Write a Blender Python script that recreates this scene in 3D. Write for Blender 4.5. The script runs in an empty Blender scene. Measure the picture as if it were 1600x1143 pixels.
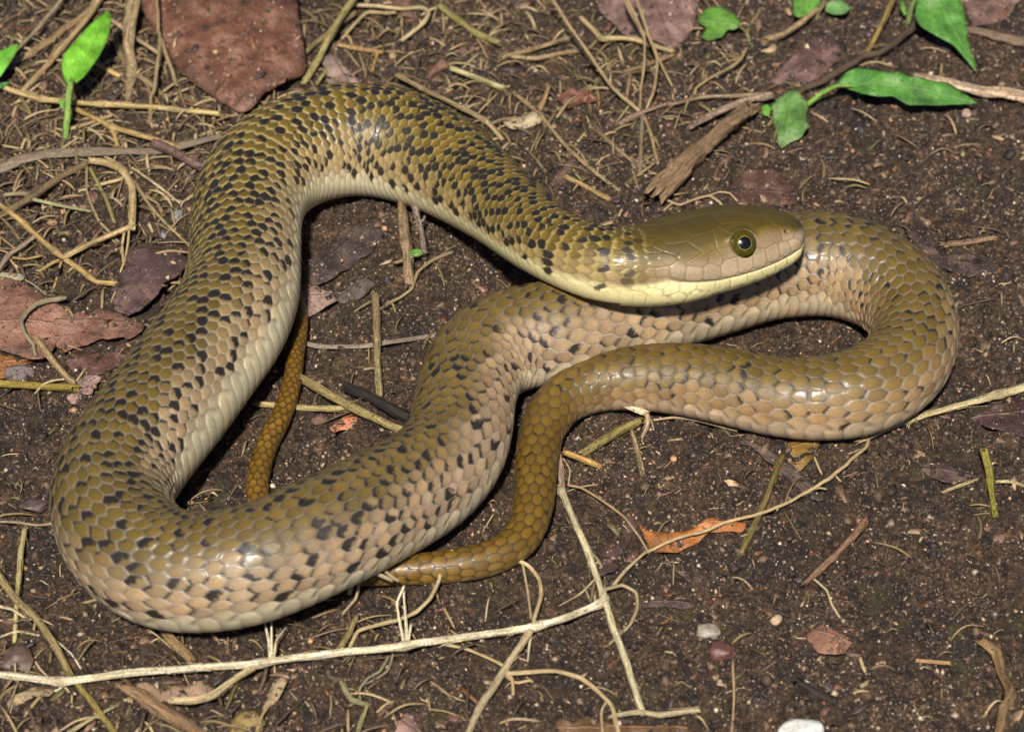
import bpy, math, random
import numpy as np
from mathutils import Vector
from mathutils.geometry import delaunay_2d_cdt

# ------------------------------------------------------------------ camera, sky, sun, exposure
scene = bpy.context.scene
PX = 0.00018                      # one photograph pixel at the middle of the ground, in metres
DIST = 0.95                       # lens to the middle of the ground
PITCH = math.radians(42)
EXPOSURE = 0.55
cp, sp = math.cos(PITCH), math.sin(PITCH)
CAM = np.array((0.0, -cp * DIST, sp * DIST))
RIGHT = np.array((1.0, 0, 0)); UP = np.array((0, sp, cp)); FWD = np.array((0, cp, -sp))
cam_data = bpy.data.cameras.new('camera')
cam = bpy.data.objects.new('camera', cam_data)
scene.collection.objects.link(cam)
cam.location = CAM
cam.rotation_euler = (math.pi / 2 - PITCH, 0, 0)
cam_data.sensor_width = 36
cam_data.sensor_fit = 'HORIZONTAL'
cam_data.lens = 36 * DIST / (1600 * PX)
cam_data.clip_start = 0.01
cam_data.clip_end = 100
cam_data.dof.use_dof = True
cam_data.dof.focus_distance = DIST - 0.022
cam_data.dof.aperture_fstop = 20
scene.camera = cam

world = bpy.data.worlds.new('World')
scene.world = world
world.use_nodes = True
wn = world.node_tree
bg = wn.nodes['Background']
sky = wn.nodes.new('ShaderNodeTexSky')
sky.sky_type = 'NISHITA'
sky.sun_disc = False
SUN_EL = math.radians(55)
SUN_AZ = math.radians(188)        # clockwise from +Y: behind the camera, a little to the left
sky.sun_elevation = SUN_EL
sky.sun_rotation = SUN_AZ
sky.air_density = 0.45; sky.dust_density = 0.6; sky.ozone_density = 0.6
wn.links.new(sky.outputs[0], bg.inputs[0])
bg.inputs[1].default_value = 0.05
sun_data = bpy.data.lights.new('sun', 'SUN')
sun_data.energy = 5.0
sun_data.angle = math.radians(4)
sun_data.color = (1.0, 0.945, 0.86)
sun = bpy.data.objects.new('sun', sun_data)
scene.collection.objects.link(sun)
sdir = Vector((math.sin(SUN_AZ) * math.cos(SUN_EL), math.cos(SUN_AZ) * math.cos(SUN_EL), math.sin(SUN_EL)))
sun.rotation_euler = sdir.to_track_quat('Z', 'Y').to_euler()
sun.location = sdir * 2
vs = scene.view_settings
vs.view_transform = 'Standard'; vs.look = 'None'; vs.gamma = 1.0; vs.use_curve_mapping = False
vs.exposure = EXPOSURE
scene.cycles.use_denoising = True
scene.cycles.max_bounces = 4

rng = np.random.default_rng(11)
random.seed(5)

# ------------------------------------------------------------------ photograph pixel <-> place
def unproj(px, py, h=0.0):
    """point on the plane z = h (h in pixel units) that is seen at photograph pixel (px, py)"""
    d = FWD * DIST + RIGHT * ((px - 800) * PX) + UP * ((571.5 - py) * PX)
    t = (h * PX - CAM[2]) / d[2]
    return CAM + d * t

def proj(P):
    v = np.asarray(P) - CAM
    dep = v @ FWD
    return np.stack([800 + (v @ RIGHT) / dep * DIST / PX, 571.5 - (v @ UP) / dep * DIST / PX], -1)

def pxsize(P):
    return PX * ((np.asarray(P) - CAM) @ FWD) / DIST

# ------------------------------------------------------------------ noise
def hash3(ix, iy, iz):
    h = (ix.astype(np.int64) * 374761393 + iy.astype(np.int64) * 668265263 + iz.astype(np.int64) * 2147483647 + 1013904223) & 0xFFFFFFFF
    h = ((h ^ (h >> 13)) * 1274126177) & 0xFFFFFFFF
    h = ((h ^ (h >> 16)) * 2246822519) & 0xFFFFFFFF
    return ((h ^ (h >> 15)) & 0xFFFF) / 65535.0

def vnoise(x, y, z=0.0):
    x = np.asarray(x, float); y = np.asarray(y, float); z = np.zeros_like(x) + z
    x0, y0, z0 = np.floor(x), np.floor(y), np.floor(z)
    fx, fy, fz = x - x0, y - y0, z - z0
    fx, fy, fz = [f * f * (3 - 2 * f) for f in (fx, fy, fz)]
    r = 0
    for dx in (0, 1):
        for dy in (0, 1):
            for dz in (0, 1):
                w = (fx if dx else 1 - fx) * (fy if dy else 1 - fy) * (fz if dz else 1 - fz)
                r = r + w * hash3(x0 + dx, y0 + dy, z0 + dz)
    return r

def fbm(x, y, z=0.0, oct=4, gain=0.5):
    r, a, t = 0, 1.0, 0
    for o in range(oct):
        r = r + a * vnoise(np.asarray(x) * 2 ** o + 17.3 * o, np.asarray(y) * 2 ** o + 5.1 * o, z + 3.7 * o)
        t += a; a *= gain
    return r / t

def sstep(a, b, x):
    t = np.clip((np.asarray(x, float) - a) / (b - a), 0, 1)
    return t * t * (3 - 2 * t)

def lerp(a, b, t):
    a, b, t = np.asarray(a, float), np.asarray(b, float), np.asarray(t, float)
    return a + (b - a) * t[..., None] if (t.ndim and a.ndim and a.shape[-1:] == (3,)) else a + (b - a) * t

# ------------------------------------------------------------------ meshes
def mesh_np(name, V, F, col=None, st=None, smooth=True):
    V = np.ascontiguousarray(V, np.float32)
    me = bpy.data.meshes.new(name)
    if isinstance(F, np.ndarray):
        n, k = F.shape
        me.vertices.add(len(V)); me.vertices.foreach_set('co', V.ravel())
        me.loops.add(n * k); me.loops.foreach_set('vertex_index', np.ascontiguousarray(F, np.int32).ravel())
        me.polygons.add(n)
        me.polygons.foreach_set('loop_start', np.arange(0, n * k, k, dtype=np.int32))
        me.update(calc_edges=True)
    else:
        me.from_pydata(V.tolist(), [], F)
    if smooth:
        me.polygons.foreach_set('use_smooth', np.ones(len(me.polygons), bool))
    if col is not None:
        a = me.attributes.new('Col', 'FLOAT_COLOR', 'POINT')
        c = np.ones((len(V), 4), np.float32); c[:, :3] = col
        a.data.foreach_set('color', c.ravel())
    if st is not None:
        a = me.attributes.new('st', 'FLOAT_VECTOR', 'POINT')
        a.data.foreach_set('vector', np.ascontiguousarray(st, np.float32).ravel())
    me.validate(clean_customdata=False)
    return me

def link(name, me, mat, parent=None):
    o = bpy.data.objects.new(name, me)
    scene.collection.objects.link(o)
    if mat is not None:
        me.materials.clear(); me.materials.append(mat)
    if parent is not None:
        o.parent = parent
        o.matrix_parent_inverse = parent.matrix_basis.inverted()
    return o

def tag(o, label=None, cat=None, group=None, kind=None):
    if label: o['label'] = label
    if cat: o['category'] = cat
    if group: o['group'] = group
    if kind: o['kind'] = kind
    return o

def empty(name, loc):
    o = bpy.data.objects.new(name, None)
    o.empty_display_size = 0.005
    scene.collection.objects.link(o)
    o.location = loc
    return o

def catmull(P, n, tension=1.0):
    """dense samples of a centripetal-like spline through the rows of P"""
    P = np.asarray(P, float)
    if len(P) == 2:
        return P[0] + (P[1] - P[0]) * np.linspace(0, 1, n)[:, None]
    d = np.linalg.norm(np.diff(P[:, :3], axis=0), axis=1)
    t = np.concatenate([[0], np.cumsum(np.maximum(d, 1e-9))])
    m = np.zeros_like(P)
    for i in range(len(P)):
        a, b = max(i - 1, 0), min(i + 1, len(P) - 1)
        m[i] = (P[b] - P[a]) / (t[b] - t[a])
    m *= tension
    q = np.linspace(0, t[-1], n)
    k = np.clip(np.searchsorted(t, q, side='right') - 1, 0, len(P) - 2)
    hh = (t[k + 1] - t[k]); u = ((q - t[k]) / hh)[:, None]; hh = hh[:, None]
    return ((2 * u**3 - 3 * u**2 + 1) * P[k] + (u**3 - 2 * u**2 + u) * hh * m[k]
            + (-2 * u**3 + 3 * u**2) * P[k + 1] + (u**3 - u**2) * hh * m[k + 1])

# ------------------------------------------------------------------ materials
def mat_new(name):
    m = bpy.data.materials.new(name); m.use_nodes = True
    nt = m.node_tree
    return m, nt, nt.nodes['Principled BSDF']

class NT:
    def __init__(self, nt): self.nt = nt
    def n(self, t, **k):
        nd = self.nt.nodes.new(t)
        for a, b in k.items(): setattr(nd, a, b)
        return nd
    def l(self, a, b): self.nt.links.new(a, b)
    def attr(self, name, out='Vector'):
        nd = self.n('ShaderNodeAttribute'); nd.attribute_name = name
        return nd.outputs[out]
    def vmul(self, v, s):
        nd = self.n('ShaderNodeVectorMath', operation='MULTIPLY'); self.l(v, nd.inputs[0]); nd.inputs[1].default_value = s
        return nd.outputs[0]
    def noise(self, vec, scale, detail=3, rough=0.55):
        nd = self.n('ShaderNodeTexNoise'); nd.inputs['Scale'].default_value = scale
        nd.inputs['Detail'].default_value = detail; nd.inputs['Roughness'].default_value = rough
        self.l(vec, nd.inputs['Vector'])
        return nd.outputs['Fac']
    def ramp(self, f, stops, interp='LINEAR'):
        nd = self.n('ShaderNodeValToRGB'); cr = nd.color_ramp; cr.interpolation = interp
        while len(cr.elements) < len(stops): cr.elements.new(0.5)
        for e, (p, c) in zip(cr.elements, stops):
            e.position = p; e.color = (*c, 1) if len(c) == 3 else c
        self.l(f, nd.inputs[0])
        return nd.outputs[0]
    def mix(self, f, a, b, blend='MIX'):
        nd = self.n('ShaderNodeMix', data_type='RGBA', blend_type=blend)
        for s, v in ((nd.inputs[0], f), (nd.inputs[6], a), (nd.inputs[7], b)):
            if isinstance(v, (int, float)): s.default_value = v
            elif isinstance(v, tuple): s.default_value = (*v, 1)
            else: self.l(v, s)
        return nd.outputs[2]
    def math(self, op, a, b=None, c=None):
        nd = self.n('ShaderNodeMath', operation=op)
        for i, v in enumerate((a, b, c)):
            if v is None: continue
            if isinstance(v, (int, float)): nd.inputs[i].default_value = v
            else: self.l(v, nd.inputs[i])
        return nd.outputs[0]
    def maprange(self, v, a, b, c, d):
        nd = self.n('ShaderNodeMapRange'); self.l(v, nd.inputs[0])
        for i, x in enumerate((a, b, c, d)): nd.inputs[1 + i].default_value = x
        return nd.outputs[0]
    def bump(self, h, dist, strength=1.0):
        nd = self.n('ShaderNodeBump'); nd.inputs['Strength'].default_value = strength; nd.inputs['Distance'].default_value = dist
        self.l(h, nd.inputs['Height'])
        return nd.outputs[0]
    def objpx(self):
        tc = self.n('ShaderNodeTexCoord')
        return self.vmul(tc.outputs['Object'], (1 / PX,) * 3)

def fiber_mat(name, rough=0.55, spec=0.35, streak=0.5, dirt=0.35, dirtcol=(0.05, 0.035, 0.02)):
    """plant fibre: colour from the object, long streaks, mould specks"""
    m, nt, b = mat_new(name); g = NT(nt)
    st = g.attr('st'); col = g.attr('Col', 'Color')
    s1 = g.noise(g.vmul(st, (0.02, 0.9, 1)), 1.0, 4, 0.6)
    s2 = g.noise(g.vmul(st, (0.08, 0.15, 1)), 1.0, 3)
    s3 = g.noise(g.vmul(st, (0.35, 0.35, 1)), 1.0, 2)
    k = g.maprange(s1, 0.34, 0.66, 1 - streak * 1.25, 1 + streak * 0.6)
    c = g.mix(1.0, col, k, 'MULTIPLY')
    c = g.mix(g.maprange(s2, 0.52, 0.72, 0, dirt), c, dirtcol)
    c = g.mix(g.maprange(s3, 0.56, 0.66, 0, min(1, dirt * 1.8)), c, dirtcol)
    s4 = g.noise(g.vmul(st, (0.03, 0.05, 1)), 1.0, 2)
    c = g.mix(g.maprange(s4, 0.45, 0.65, 0, 0.45), c, g.mix(1.0, c, (.62, .55, .42), 'MULTIPLY'))
    g.l(c, b.inputs['Base Color'])
    b.inputs['Roughness'].default_value = rough
    b.inputs['Specular IOR Level'].default_value = spec
    hgt = g.math('ADD', s1, g.math('MULTIPLY', s3, 0.5))
    g.l(g.bump(hgt, 1.8 * PX, 1.0), b.inputs['Normal'])
    return m

def leaf_mat(name, rough=0.5, spec=0.4, vein=(0.35, 0.22, 0.12), veinamt=0.5, vein_gap=26.0, spot=(0.02, 0.012, 0.01), spotamt=0.5,
             dust=(0.32, 0.24, 0.19), dustamt=0.25, crumbs=0.8, crumb_t=0.80):
    m, nt, b = mat_new(name); g = NT(nt)
    st = g.attr('st'); col = g.attr('Col', 'Color')
    sep = g.n('ShaderNodeSeparateXYZ'); g.l(st, sep.inputs[0])
    a, bb = sep.outputs[0], sep.outputs[1]
    wob = g.noise(g.vmul(st, (0.03, 0.03, 1)), 1.0, 2)
    ab = g.math('ABSOLUTE', bb)
    saw = g.math('ADD', g.math('SUBTRACT', a, g.math('MULTIPLY', ab, 0.75)), g.math('MULTIPLY', wob, 60.0))
    fr = g.math('FRACT', g.math('DIVIDE', saw, vein_gap))
    dv = g.math('ABSOLUTE', g.math('SUBTRACT', fr, 0.5))
    side = g.maprange(dv, 0.0, 0.05, 1, 0)
    mid = g.maprange(ab, 0.6, 2.2, 1, 0)
    veins = g.math('MAXIMUM', g.math('MULTIPLY', side, 0.6), mid)
    n1 = g.noise(g.vmul(st, (0.025, 0.025, 1)), 1.0, 4)
    n2 = g.noise(g.vmul(st, (0.09, 0.12, 1)), 1.0, 3)
    n3 = g.noise(g.vmul(st, (0.55, 0.55, 1)), 1.0, 3, 0.7)
    c = g.mix(1.0, col, g.maprange(n1, 0.32, 0.68, 0.45, 1.5), 'MULTIPLY')
    c = g.mix(1.0, c, g.maprange(n3, 0.3, 0.7, 0.65, 1.3), 'MULTIPLY')
    c = g.mix(g.maprange(n2, 0.60, 0.70, 0, spotamt), c, spot)
    c = g.mix(g.math('MULTIPLY', veins, veinamt), c, vein)
    c = g.mix(g.math('MULTIPLY', g.maprange(n3, 0.56, 0.78, 0, 1), dustamt), c, dust)
    c = g.mix(g.math('MULTIPLY', g.maprange(n1, 0.52, 0.66, 0, 0.8), dustamt), c, dust)
    vo = g.n('ShaderNodeTexVoronoi'); vo.inputs['Scale'].default_value = 0.16; g.l(st, vo.inputs['Vector'])
    sc_ = g.n('ShaderNodeSeparateColor'); g.l(vo.outputs['Color'], sc_.inputs[0])
    crumb = g.math('MULTIPLY', g.maprange(sc_.outputs[0], crumb_t, crumb_t + 0.02, 0, 1), g.maprange(vo.outputs['Distance'], 0.18, 0.34, 1, 0))
    crumb = g.math('MULTIPLY', crumb, crumbs)
    c = g.mix(crumb, c, g.ramp(sc_.outputs[1], [(0, (.03, .02, .014)), (.5, (.09, .055, .035)), (1, (.34, .26, .18))]))
    g.l(c, b.inputs['Base Color'])
    g.l(g.maprange(n3, 0.35, 0.7, rough - 0.1, rough + 0.2), b.inputs['Roughness'])
    b.inputs['Specular IOR Level'].default_value = spec
    hgt = g.math('ADD', g.math('MULTIPLY', veins, 0.7), g.math('ADD', n2, g.math('MULTIPLY', n3, 0.5)))
    hgt = g.math('ADD', hgt, g.math('MULTIPLY', crumb, 0.8))
    g.l(g.bump(hgt, 2.2 * PX, 1.0), b.inputs['Normal'])
    return m

M = {}
M['straw'] = fiber_mat('dry_straw', 0.55, 0.35, 0.65, 0.55)
M['clean_straw'] = fiber_mat('clean_straw', 0.45, 0.4, 0.55, 0.45, (0.13, 0.085, 0.045))
M['stem'] = fiber_mat('olive_stem', 0.5, 0.35, 0.5, 0.55)
M['wood'] = fiber_mat('wood', 0.7, 0.3, 0.6, 0.6, (0.025, 0.016, 0.01))
M['root'] = fiber_mat('fine_root', 0.6, 0.3, 0.3, 0.25)
M['brown_leaf'] = leaf_mat('brown_leaf', 0.40, 0.45, (0.30, 0.15, 0.09), 0.16, 47, spotamt=0.75)
M['dark_leaf'] = leaf_mat('dark_leaf', 0.5, 0.4, (0.10, 0.07, 0.06), 0.35, 26, dust=(0.13, 0.085, 0.06), dustamt=0.55, crumbs=1.0, crumb_t=0.62)
M['torn_leaf'] = leaf_mat('torn_leaf', 0.6, 0.25, (0.06, 0.03, 0.02), 0.4, 30, spotamt=0.45)
M['green_leaf'] = leaf_mat('green_leaf', 0.38, 0.4, (0.22, 0.42, 0.10), 0.15, 24, spotamt=0.0, crumbs=0.15, dust=(0.25, 0.36, 0.16), dustamt=0.15)
M['dusty_green_leaf'] = leaf_mat('dusty_green_leaf', 0.5, 0.35, (0.17, 0.28, 0.10), 0.4, 24, spotamt=0.12, spot=(0.24, 0.20, 0.13), dust=(0.28, 0.28, 0.19), dustamt=0.5)
M['orange_leaf'] = leaf_mat('orange_leaf', 0.45, 0.4, (0.45, 0.18, 0.05), 0.3, 22, spotamt=0.3)
M['bark'] = leaf_mat('bark_chip', 0.75, 0.25, (0.1, 0.07, 0.05), 0.1, 12, spotamt=0.6)

def attr_mat(name, rough=0.5, spec=0.4, noise_scale=0.5, var=0.25, bumpd=0.6):
    m, nt, b = mat_new(name); g = NT(nt)
    col = g.attr('Col', 'Color'); o = g.objpx()
    n1 = g.noise(o, noise_scale, 3, 0.6)
    c = g.mix(1.0, col, g.maprange(n1, 0.3, 0.7, 1 - var, 1 + var), 'MULTIPLY')
    g.l(c, b.inputs['Base Color'])
    g.l(g.maprange(n1, 0.3, 0.7, rough - 0.12, rough + 0.12), b.inputs['Roughness'])
    b.inputs['Specular IOR Level'].default_value = spec
    if bumpd: g.l(g.bump(n1, bumpd * PX, 0.6), b.inputs['Normal'])
    return m
M['grain'] = attr_mat('soil_grain', 0.45, 0.5, 0.25, 0.3)
M['flake'] = attr_mat('litter_flake', 0.6, 0.35, 0.3, 0.4)
M['moss'] = attr_mat('moss', 0.6, 0.3, 0.1, 0.3, 0)
M['stone'] = attr_mat('stone', 0.5, 0.45, 0.2, 0.3)
M['clod']=attr_mat('soil_clod', 0.62, 0.35, 0.35, 0.6, 2.0)

# ------------------------------------------------------------------ ground
def g_low(x, y):
    return 14 * (fbm(x / 260 + 3.1, y / 260 + 8.2, 0.3, 2) - 0.5)

def g_fine(x, y):
    c = fbm(x / 46 + 9.0, y / 46, 2.2, 3)
    clod = 27 * (np.abs(c - 0.5) * -2.2 + 0.3)
    crumb = 12.0 * (fbm(x / 13, y / 13 + 4, 5.1, 3, 0.6) - 0.5)
    return clod + crumb - 2.0

def spaced(a, b, step):
    fine = np.arange(a, b + step, step)
    out = [300, 1200, 5000, 25000, 120000, 400000]
    return np.concatenate([[a - o for o in out[::-1]], fine, [fine[-1] + o for o in out]])
gx = spaced(-1010, 1010, 3.5); gy = spaced(-950, 1180, 3.5)
X, Y = np.meshgrid(gx, gy)
near = sstep(1500, 1000, np.abs(X)) * sstep(1700, 1150, np.abs(Y))
Z = (g_low(X, Y) + g_fine(X, Y)) * near
jx = (vnoise(X / 3.1, Y / 3.1, 31.0) - 0.5) * 2.4 * near; jy = (vnoise(X / 3.1, Y / 3.1, 47.0) - 0.5) * 2.4 * near
V = np.stack([X + jx, Y + jy, Z], -1).reshape(-1, 3) * PX
nx, ny = len(gx), len(gy)
I = np.arange(nx * ny).reshape(ny, nx)
F = np.stack([I[:-1, :-1], I[:-1, 1:], I[1:, 1:], I[1:, :-1]], -1).reshape(-1, 4)
m, nt, b = mat_new('damp_soil'); g = NT(nt)
o = g.objpx()
big = g.noise(o, 0.006, 3); mid = g.noise(o, 0.035, 4, 0.6); fine = g.noise(o, 0.14, 5, 0.78); tiny = g.noise(o, 0.55, 3, 0.7)
c = g.ramp(fine, [(0.30, (0.007, 0.0045, 0.003)), (0.48, (0.030, 0.0165, 0.0095)), (0.62, (0.082, 0.047, 0.026)), (0.78, (0.20, 0.125, 0.072))])
c = g.mix(1.0, c, g.maprange(mid, 0.34, 0.66, 0.35, 1.9), 'MULTIPLY')
c = g.mix(g.maprange(big, 0.48, 0.62, 0, 0.6), c, (0.014, 0.010, 0.008))
c = g.mix(g.math('MULTIPLY', g.maprange(g.noise(o, 0.012, 3), 0.54, 0.68, 0, 1), g.maprange(mid, 0.45, 0.6, 0, 0.6)), c, (0.055, 0.050, 0.012))
vor = g.n('ShaderNodeTexVoronoi'); vor.inputs['Scale'].default_value = 0.22; g.l(o, vor.inputs['Vector'])
sepc = g.n('ShaderNodeSeparateColor'); g.l(vor.outputs['Color'], sepc.inputs[0])
speck = g.math('MULTIPLY', g.maprange(sepc.outputs[0], 0.60, 0.68, 0, 1), g.maprange(vor.outputs['Distance'], 0.30, 0.42, 1, 0))
speckc = g.ramp(sepc.outputs[1], [(0.0, (0.20, 0.10, 0.06)), (0.35, (0.26, 0.17, 0.11)), (0.7, (0.16, 0.12, 0.10)), (1.0, (0.40, 0.33, 0.24))])
c = g.mix(g.math('MULTIPLY', speck, 0.45), c, speckc)
g.l(c, b.inputs['Base Color'])
g.l(g.maprange(tiny, 0.3, 0.7, 0.32, 0.75), b.inputs['Roughness'])
b.inputs['Specular IOR Level'].default_value = 0.45
hh = g.math('ADD', g.math('MULTIPLY', tiny, 0.7), g.math('ADD', fine, g.math('MULTIPLY', speck, 0.35)))
g.l(g.bump(hh, 4.5 * PX, 1.0), b.inputs['Normal'])
M['soil'] = m
ground = link('ground', mesh_np('ground', V, F), M['soil'])
tag(ground, 'dark damp crumbly soil with tiny pale grains', 'soil', kind='structure')

def gpt(px, py, h=0.0):
    """point h pixels above the low ground surface that is seen at (px, py)"""
    P = unproj(px, py, h)
    for _ in range(2):
        P = unproj(px, py, h + float(g_low(P[0] / PX, P[1] / PX)))
    return P

# ------------------------------------------------------------------ snake
# px, py, apparent width, height of the axis (None: lying on the ground; +n lifts), dorsal lean (x, y)
CT = [
 (1000, 416, 126, 206, 0, .30), (960, 416, 121, 210, 0, .28), (920, 407, 116, 212, 0, .25), (880, 390, 115, 203, 0, .2), (838, 364, 122, 176, .0, .12),
 (785, 322, 132, 136, .0, .05), (730, 282, 148, 106, 0, 0), (668, 244, 168, 90, 0, 0), (612, 224, 176, None, -.05, 0),
 (555, 218, 178, None, -.08, 0), (495, 227, 178, None, -.15, 0), (440, 250, 178, None, -.3, 0), (403, 285, 177, None, -.45, .05),
 (386, 332, 174, None, -.62, .05), (383, 395, 175, None, -.72, .05), (376, 458, 184, None, -.8, .05), (352, 512, 192, None, -.8, .05), (315, 563, 195, None, -.8, .05),
 (258, 640, 197, None, -.75, 0), (210, 700, 197, None, -.62, 0), (182, 745, 195, None, -.5, 0), (175, 795, 194, None, -.35, -.1), (196, 846, 193, None, -.2, -.1),
 (250, 886, 192, None, -.05, 0), (325, 893, 190, 8, 0, .1), (403, 878, 188, 20, 0, .1), (502, 836, 186, 26, 0, .1), (600, 788, 180, 12, -.1, .1),
 (667, 749, 174, None, -.3, .1), (707, 706, 167, None, -.5, .1), (722, 660, 161, None, -.55, .1), (730, 608, 157, None, -.5, .1), (752, 560, 160, None, -.35, .1), (800, 532, 163, None, -.1, .1),
 (868, 518, 164, None, 0, .1), (930, 500, 164, None, 0, .1), (1000, 479, 164, None, 0, .1), (1112, 445, 163, None, 0, .1), (1200, 419, 164, None, 0, .1),
 (1290, 412, 165, None, 0, .05), (1345, 424, 160, None, -.05, 0), (1394, 452, 151, None, -.1, 0), (1424, 493, 143, None, -.15, 0), (1428, 537, 140, None, -.15, 0),
 (1406, 578, 140, None, -.1, 0), (1357, 608, 140, None, 0, .05), (1300, 621, 135, None, 0, .1), (1222, 621, 125, None, 0, .1), (1148, 606, 121, None, 0, .1),
 (1067, 592, 114, None, 0, .1), (993, 590, 102, None, 0, .1), (925, 600, 89, None, 0, 0), (875, 627, 78, None, 0, 0), (847, 672, 71, None, 0, 0),
 (838, 730, 67, None, 0, 0), (834, 787, 64, None, 0, 0), (818, 836, 60, None, 0, 0), (786, 865, 56, None, 0, 0), (732, 880, 55, None, 0, 0),
 (675, 887, 51, None, 0, 0), (615, 891, 46, None, 0, 0), (555, 893, 44, None, 0, 0), (490, 878, 41, None, 0, 0), (432, 838, 39, None, 0, 0), (405, 790, 37, None, 0, 0),
 (403, 748, 36, None, 0, 0), (415, 700, 35, None, 0, 0), (440, 650, 34, None, 0, 0), (456, 600, 30, None, 0, 0), (462, 555, 27, None, 0, 0), (470, 515, 23, None, 0, 0), (472, 480, 17, None, 0, 0), (462, 455, 8, None, 0, 0)]
# the head: px, py, apparent width, axis height
HD = [(1257.5, 369, 5), (1256.5, 369, 20), (1252, 369, 42), (1243, 370, 63), (1228, 372, 82), (1205, 375, 100), (1178, 379, 114), (1150, 384, 123), (1122, 390, 128),
      (1095, 396, 131), (1065, 404, 133), (1032, 411, 131)]
rows = []
for x, y, w in HD:
    rows.append((x, y, w, 204, 0, .34, 1.0))
for x, y, w, h, dx, dy in CT:
    rows.append((x, y, w, h, dx, dy, 0.75 if x == 1000 and w == 126 else (0.4 if x == 960 else 0.0)))
A = []
n_rows = len(rows)
for i_, (x, y, w, h, dx, dy, hd) in enumerate(rows):
    fr_ = i_ / n_rows
    if hd < 1 and fr_ < .75:                      # the coils lie a little rolled, flank towards the lens
        dy += float(np.interp(fr_, [.12, .2, .3, .36, .42, .46, .6, .75], [.0, .3, .36, .15, .05, .15, .26, .12]))
        if dx < -.55 and fr_ < .42: dx -= .15
    r = w / 2
    if h is None: h = r * 0.97
    elif h < 60: h = h + r * 0.97
    P = unproj(x, y, h)
    R = r * pxsize(P)
    P = unproj(x, y, h + 0)
    A.append((*P, R, dx, dy, hd))
A = np.array(A)
nhead = len(HD)
dense = catmull(A, 9000)
# gentle smoothing of the traced body (not of the snout)
k = np.exp(-0.5 * (np.arange(-90, 91) / 30.0) ** 2); k /= k.sum()
sm = np.stack([np.convolve(np.pad(dense[:, i], 90, mode='edge'), k, mode='valid') for i in range(dense.shape[1])], -1)
al = np.concatenate([[0], np.cumsum(np.linalg.norm(np.diff(dense[:, :3], axis=0), axis=1))]) / PX
wgt = sstep(120, 320, al)[:, None]
dense = dense * (1 - wgt) + sm * wgt
al = np.concatenate([[0], np.cumsum(np.linalg.norm(np.diff(dense[:, :3], axis=0), axis=1))]) / PX
LEN = al[-1]
STEP = 2.0
samp = np.concatenate([np.array([0, .3, .7, 1.3, 2.0, 2.8, 3.8, 5, 6.4]), np.arange(8, 330, 1.5), np.arange(330, LEN, STEP)])
Q = np.stack([np.interp(samp, al, dense[:, i]) for i in range(7)], -1)
nr = len(samp)
C = Q[:, :3]; Rr = Q[:, 3] / PX
T = np.gradient(C, samp, axis=0); T /= np.linalg.norm(T, axis=1)[:, None]
Ts = np.stack([np.convolve(np.pad(T[:, i], 6, mode='edge'), np.ones(13) / 13, mode='valid') for i in range(3)], -1)
T = Ts / np.linalg.norm(Ts, axis=1)[:, None]
D = np.stack([Q[:, 4], Q[:, 5], np.ones(nr)], -1)
D -= (D * T).sum(1)[:, None] * T; D /= np.linalg.norm(D, axis=1)[:, None]
B = np.cross(T, D)
hd = Q[:, 6]
PHIV = math.radians(110)
NDORS, NVENT = 232, 22
phi = np.concatenate([np.linspace(-PHIV, PHIV, NDORS), np.linspace(PHIV, 2 * math.pi - PHIV, NVENT + 2)[1:-1]])
phi_s = np.where(phi > math.pi, phi - 2 * math.pi, phi)     # signed angle from the back; camera side is negative on the head
NC = len(phi)
cs, sn = np.cos(phi), np.sin(phi)
# cross sections: round body with a flat belly, boxier head
def section(i):
    h = hd[i]; n = 2 + 0.55 * h
    c_ = np.sign(cs) * np.abs(cs) ** (2 / n); s_ = np.sign(sn) * np.abs(sn) ** (2 / n)
    ka = 1 + 0.16 * h; kt = 1 - 0.03 * h; kb = 1 - 0.07 * h
    zz = np.where(c_ > 0, c_ * kt, c_ * kb)
    zz = np.where(zz < -0.86 + 0.2 * h, zz * 0.55 + (-0.86 + 0.2 * h) * 0.45, zz) if h < 0.5 else zz
    return ka * s_, zz
pos = np.zeros((nr, NC, 3)); rad = np.zeros((nr, NC, 3))
for i in range(nr):
    a_, b_ = section(i)
    rad[i] = B[i] * a_[:, None] + D[i] * b_[:, None]
    pos[i] = C[i] + rad[i] * Rr[i] * PX
# --- normals of the smooth body
dU = np.gradient(pos, axis=0); dV = np.roll(pos, -1, 1) - np.roll(pos, 1, 1)
N = np.cross(dV, dU); N /= (np.linalg.norm(N, axis=2)[..., None] + 1e-12)
flip = np.sign((N * rad).sum(2)); flip[flip == 0] = 1
N *= flip[..., None]
N[:3] = -T[:3, None, :]

# --- scale centres, half a row apart along the body
HEADEND = 262.0                                             # where the big head plates stop
def scale_w(s):
    f = s / LEN
    return np.interp(f, [0.03, 0.07, 0.14, 0.22, 0.45, 0.60, 0.72, 0.80, 0.88, 1.0], [11, 14, 16.5, 18.5, 20.5, 20.5, 21, 19, 16, 8])
Rof = lambda s: np.interp(s, samp, Rr)
seeds = []                                                  # s, arc, ring, row, random
s_, ring = HEADEND + 4, 0
while s_ < LEN - 2:
    w = float(scale_w(s_)); R_ = float(Rof(s_))
    nrow = max(5, int(round(2 * PHIV * R_ / w)) | 1)
    dphi = 2 * PHIV / nrow
    for j in range(nrow + ring % 2):
        p = -PHIV + (j + 0.5 - 0.5 * (ring % 2)) * dphi
        seeds.append((s_ + rng.normal(0, 2.6 if ring < 4 else .5), p + rng.normal(0, .012), ring, j - nrow // 2, rng.random()))
    s_ += 1.08 * w; ring += 1
seeds = np.array(seeds)

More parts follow.
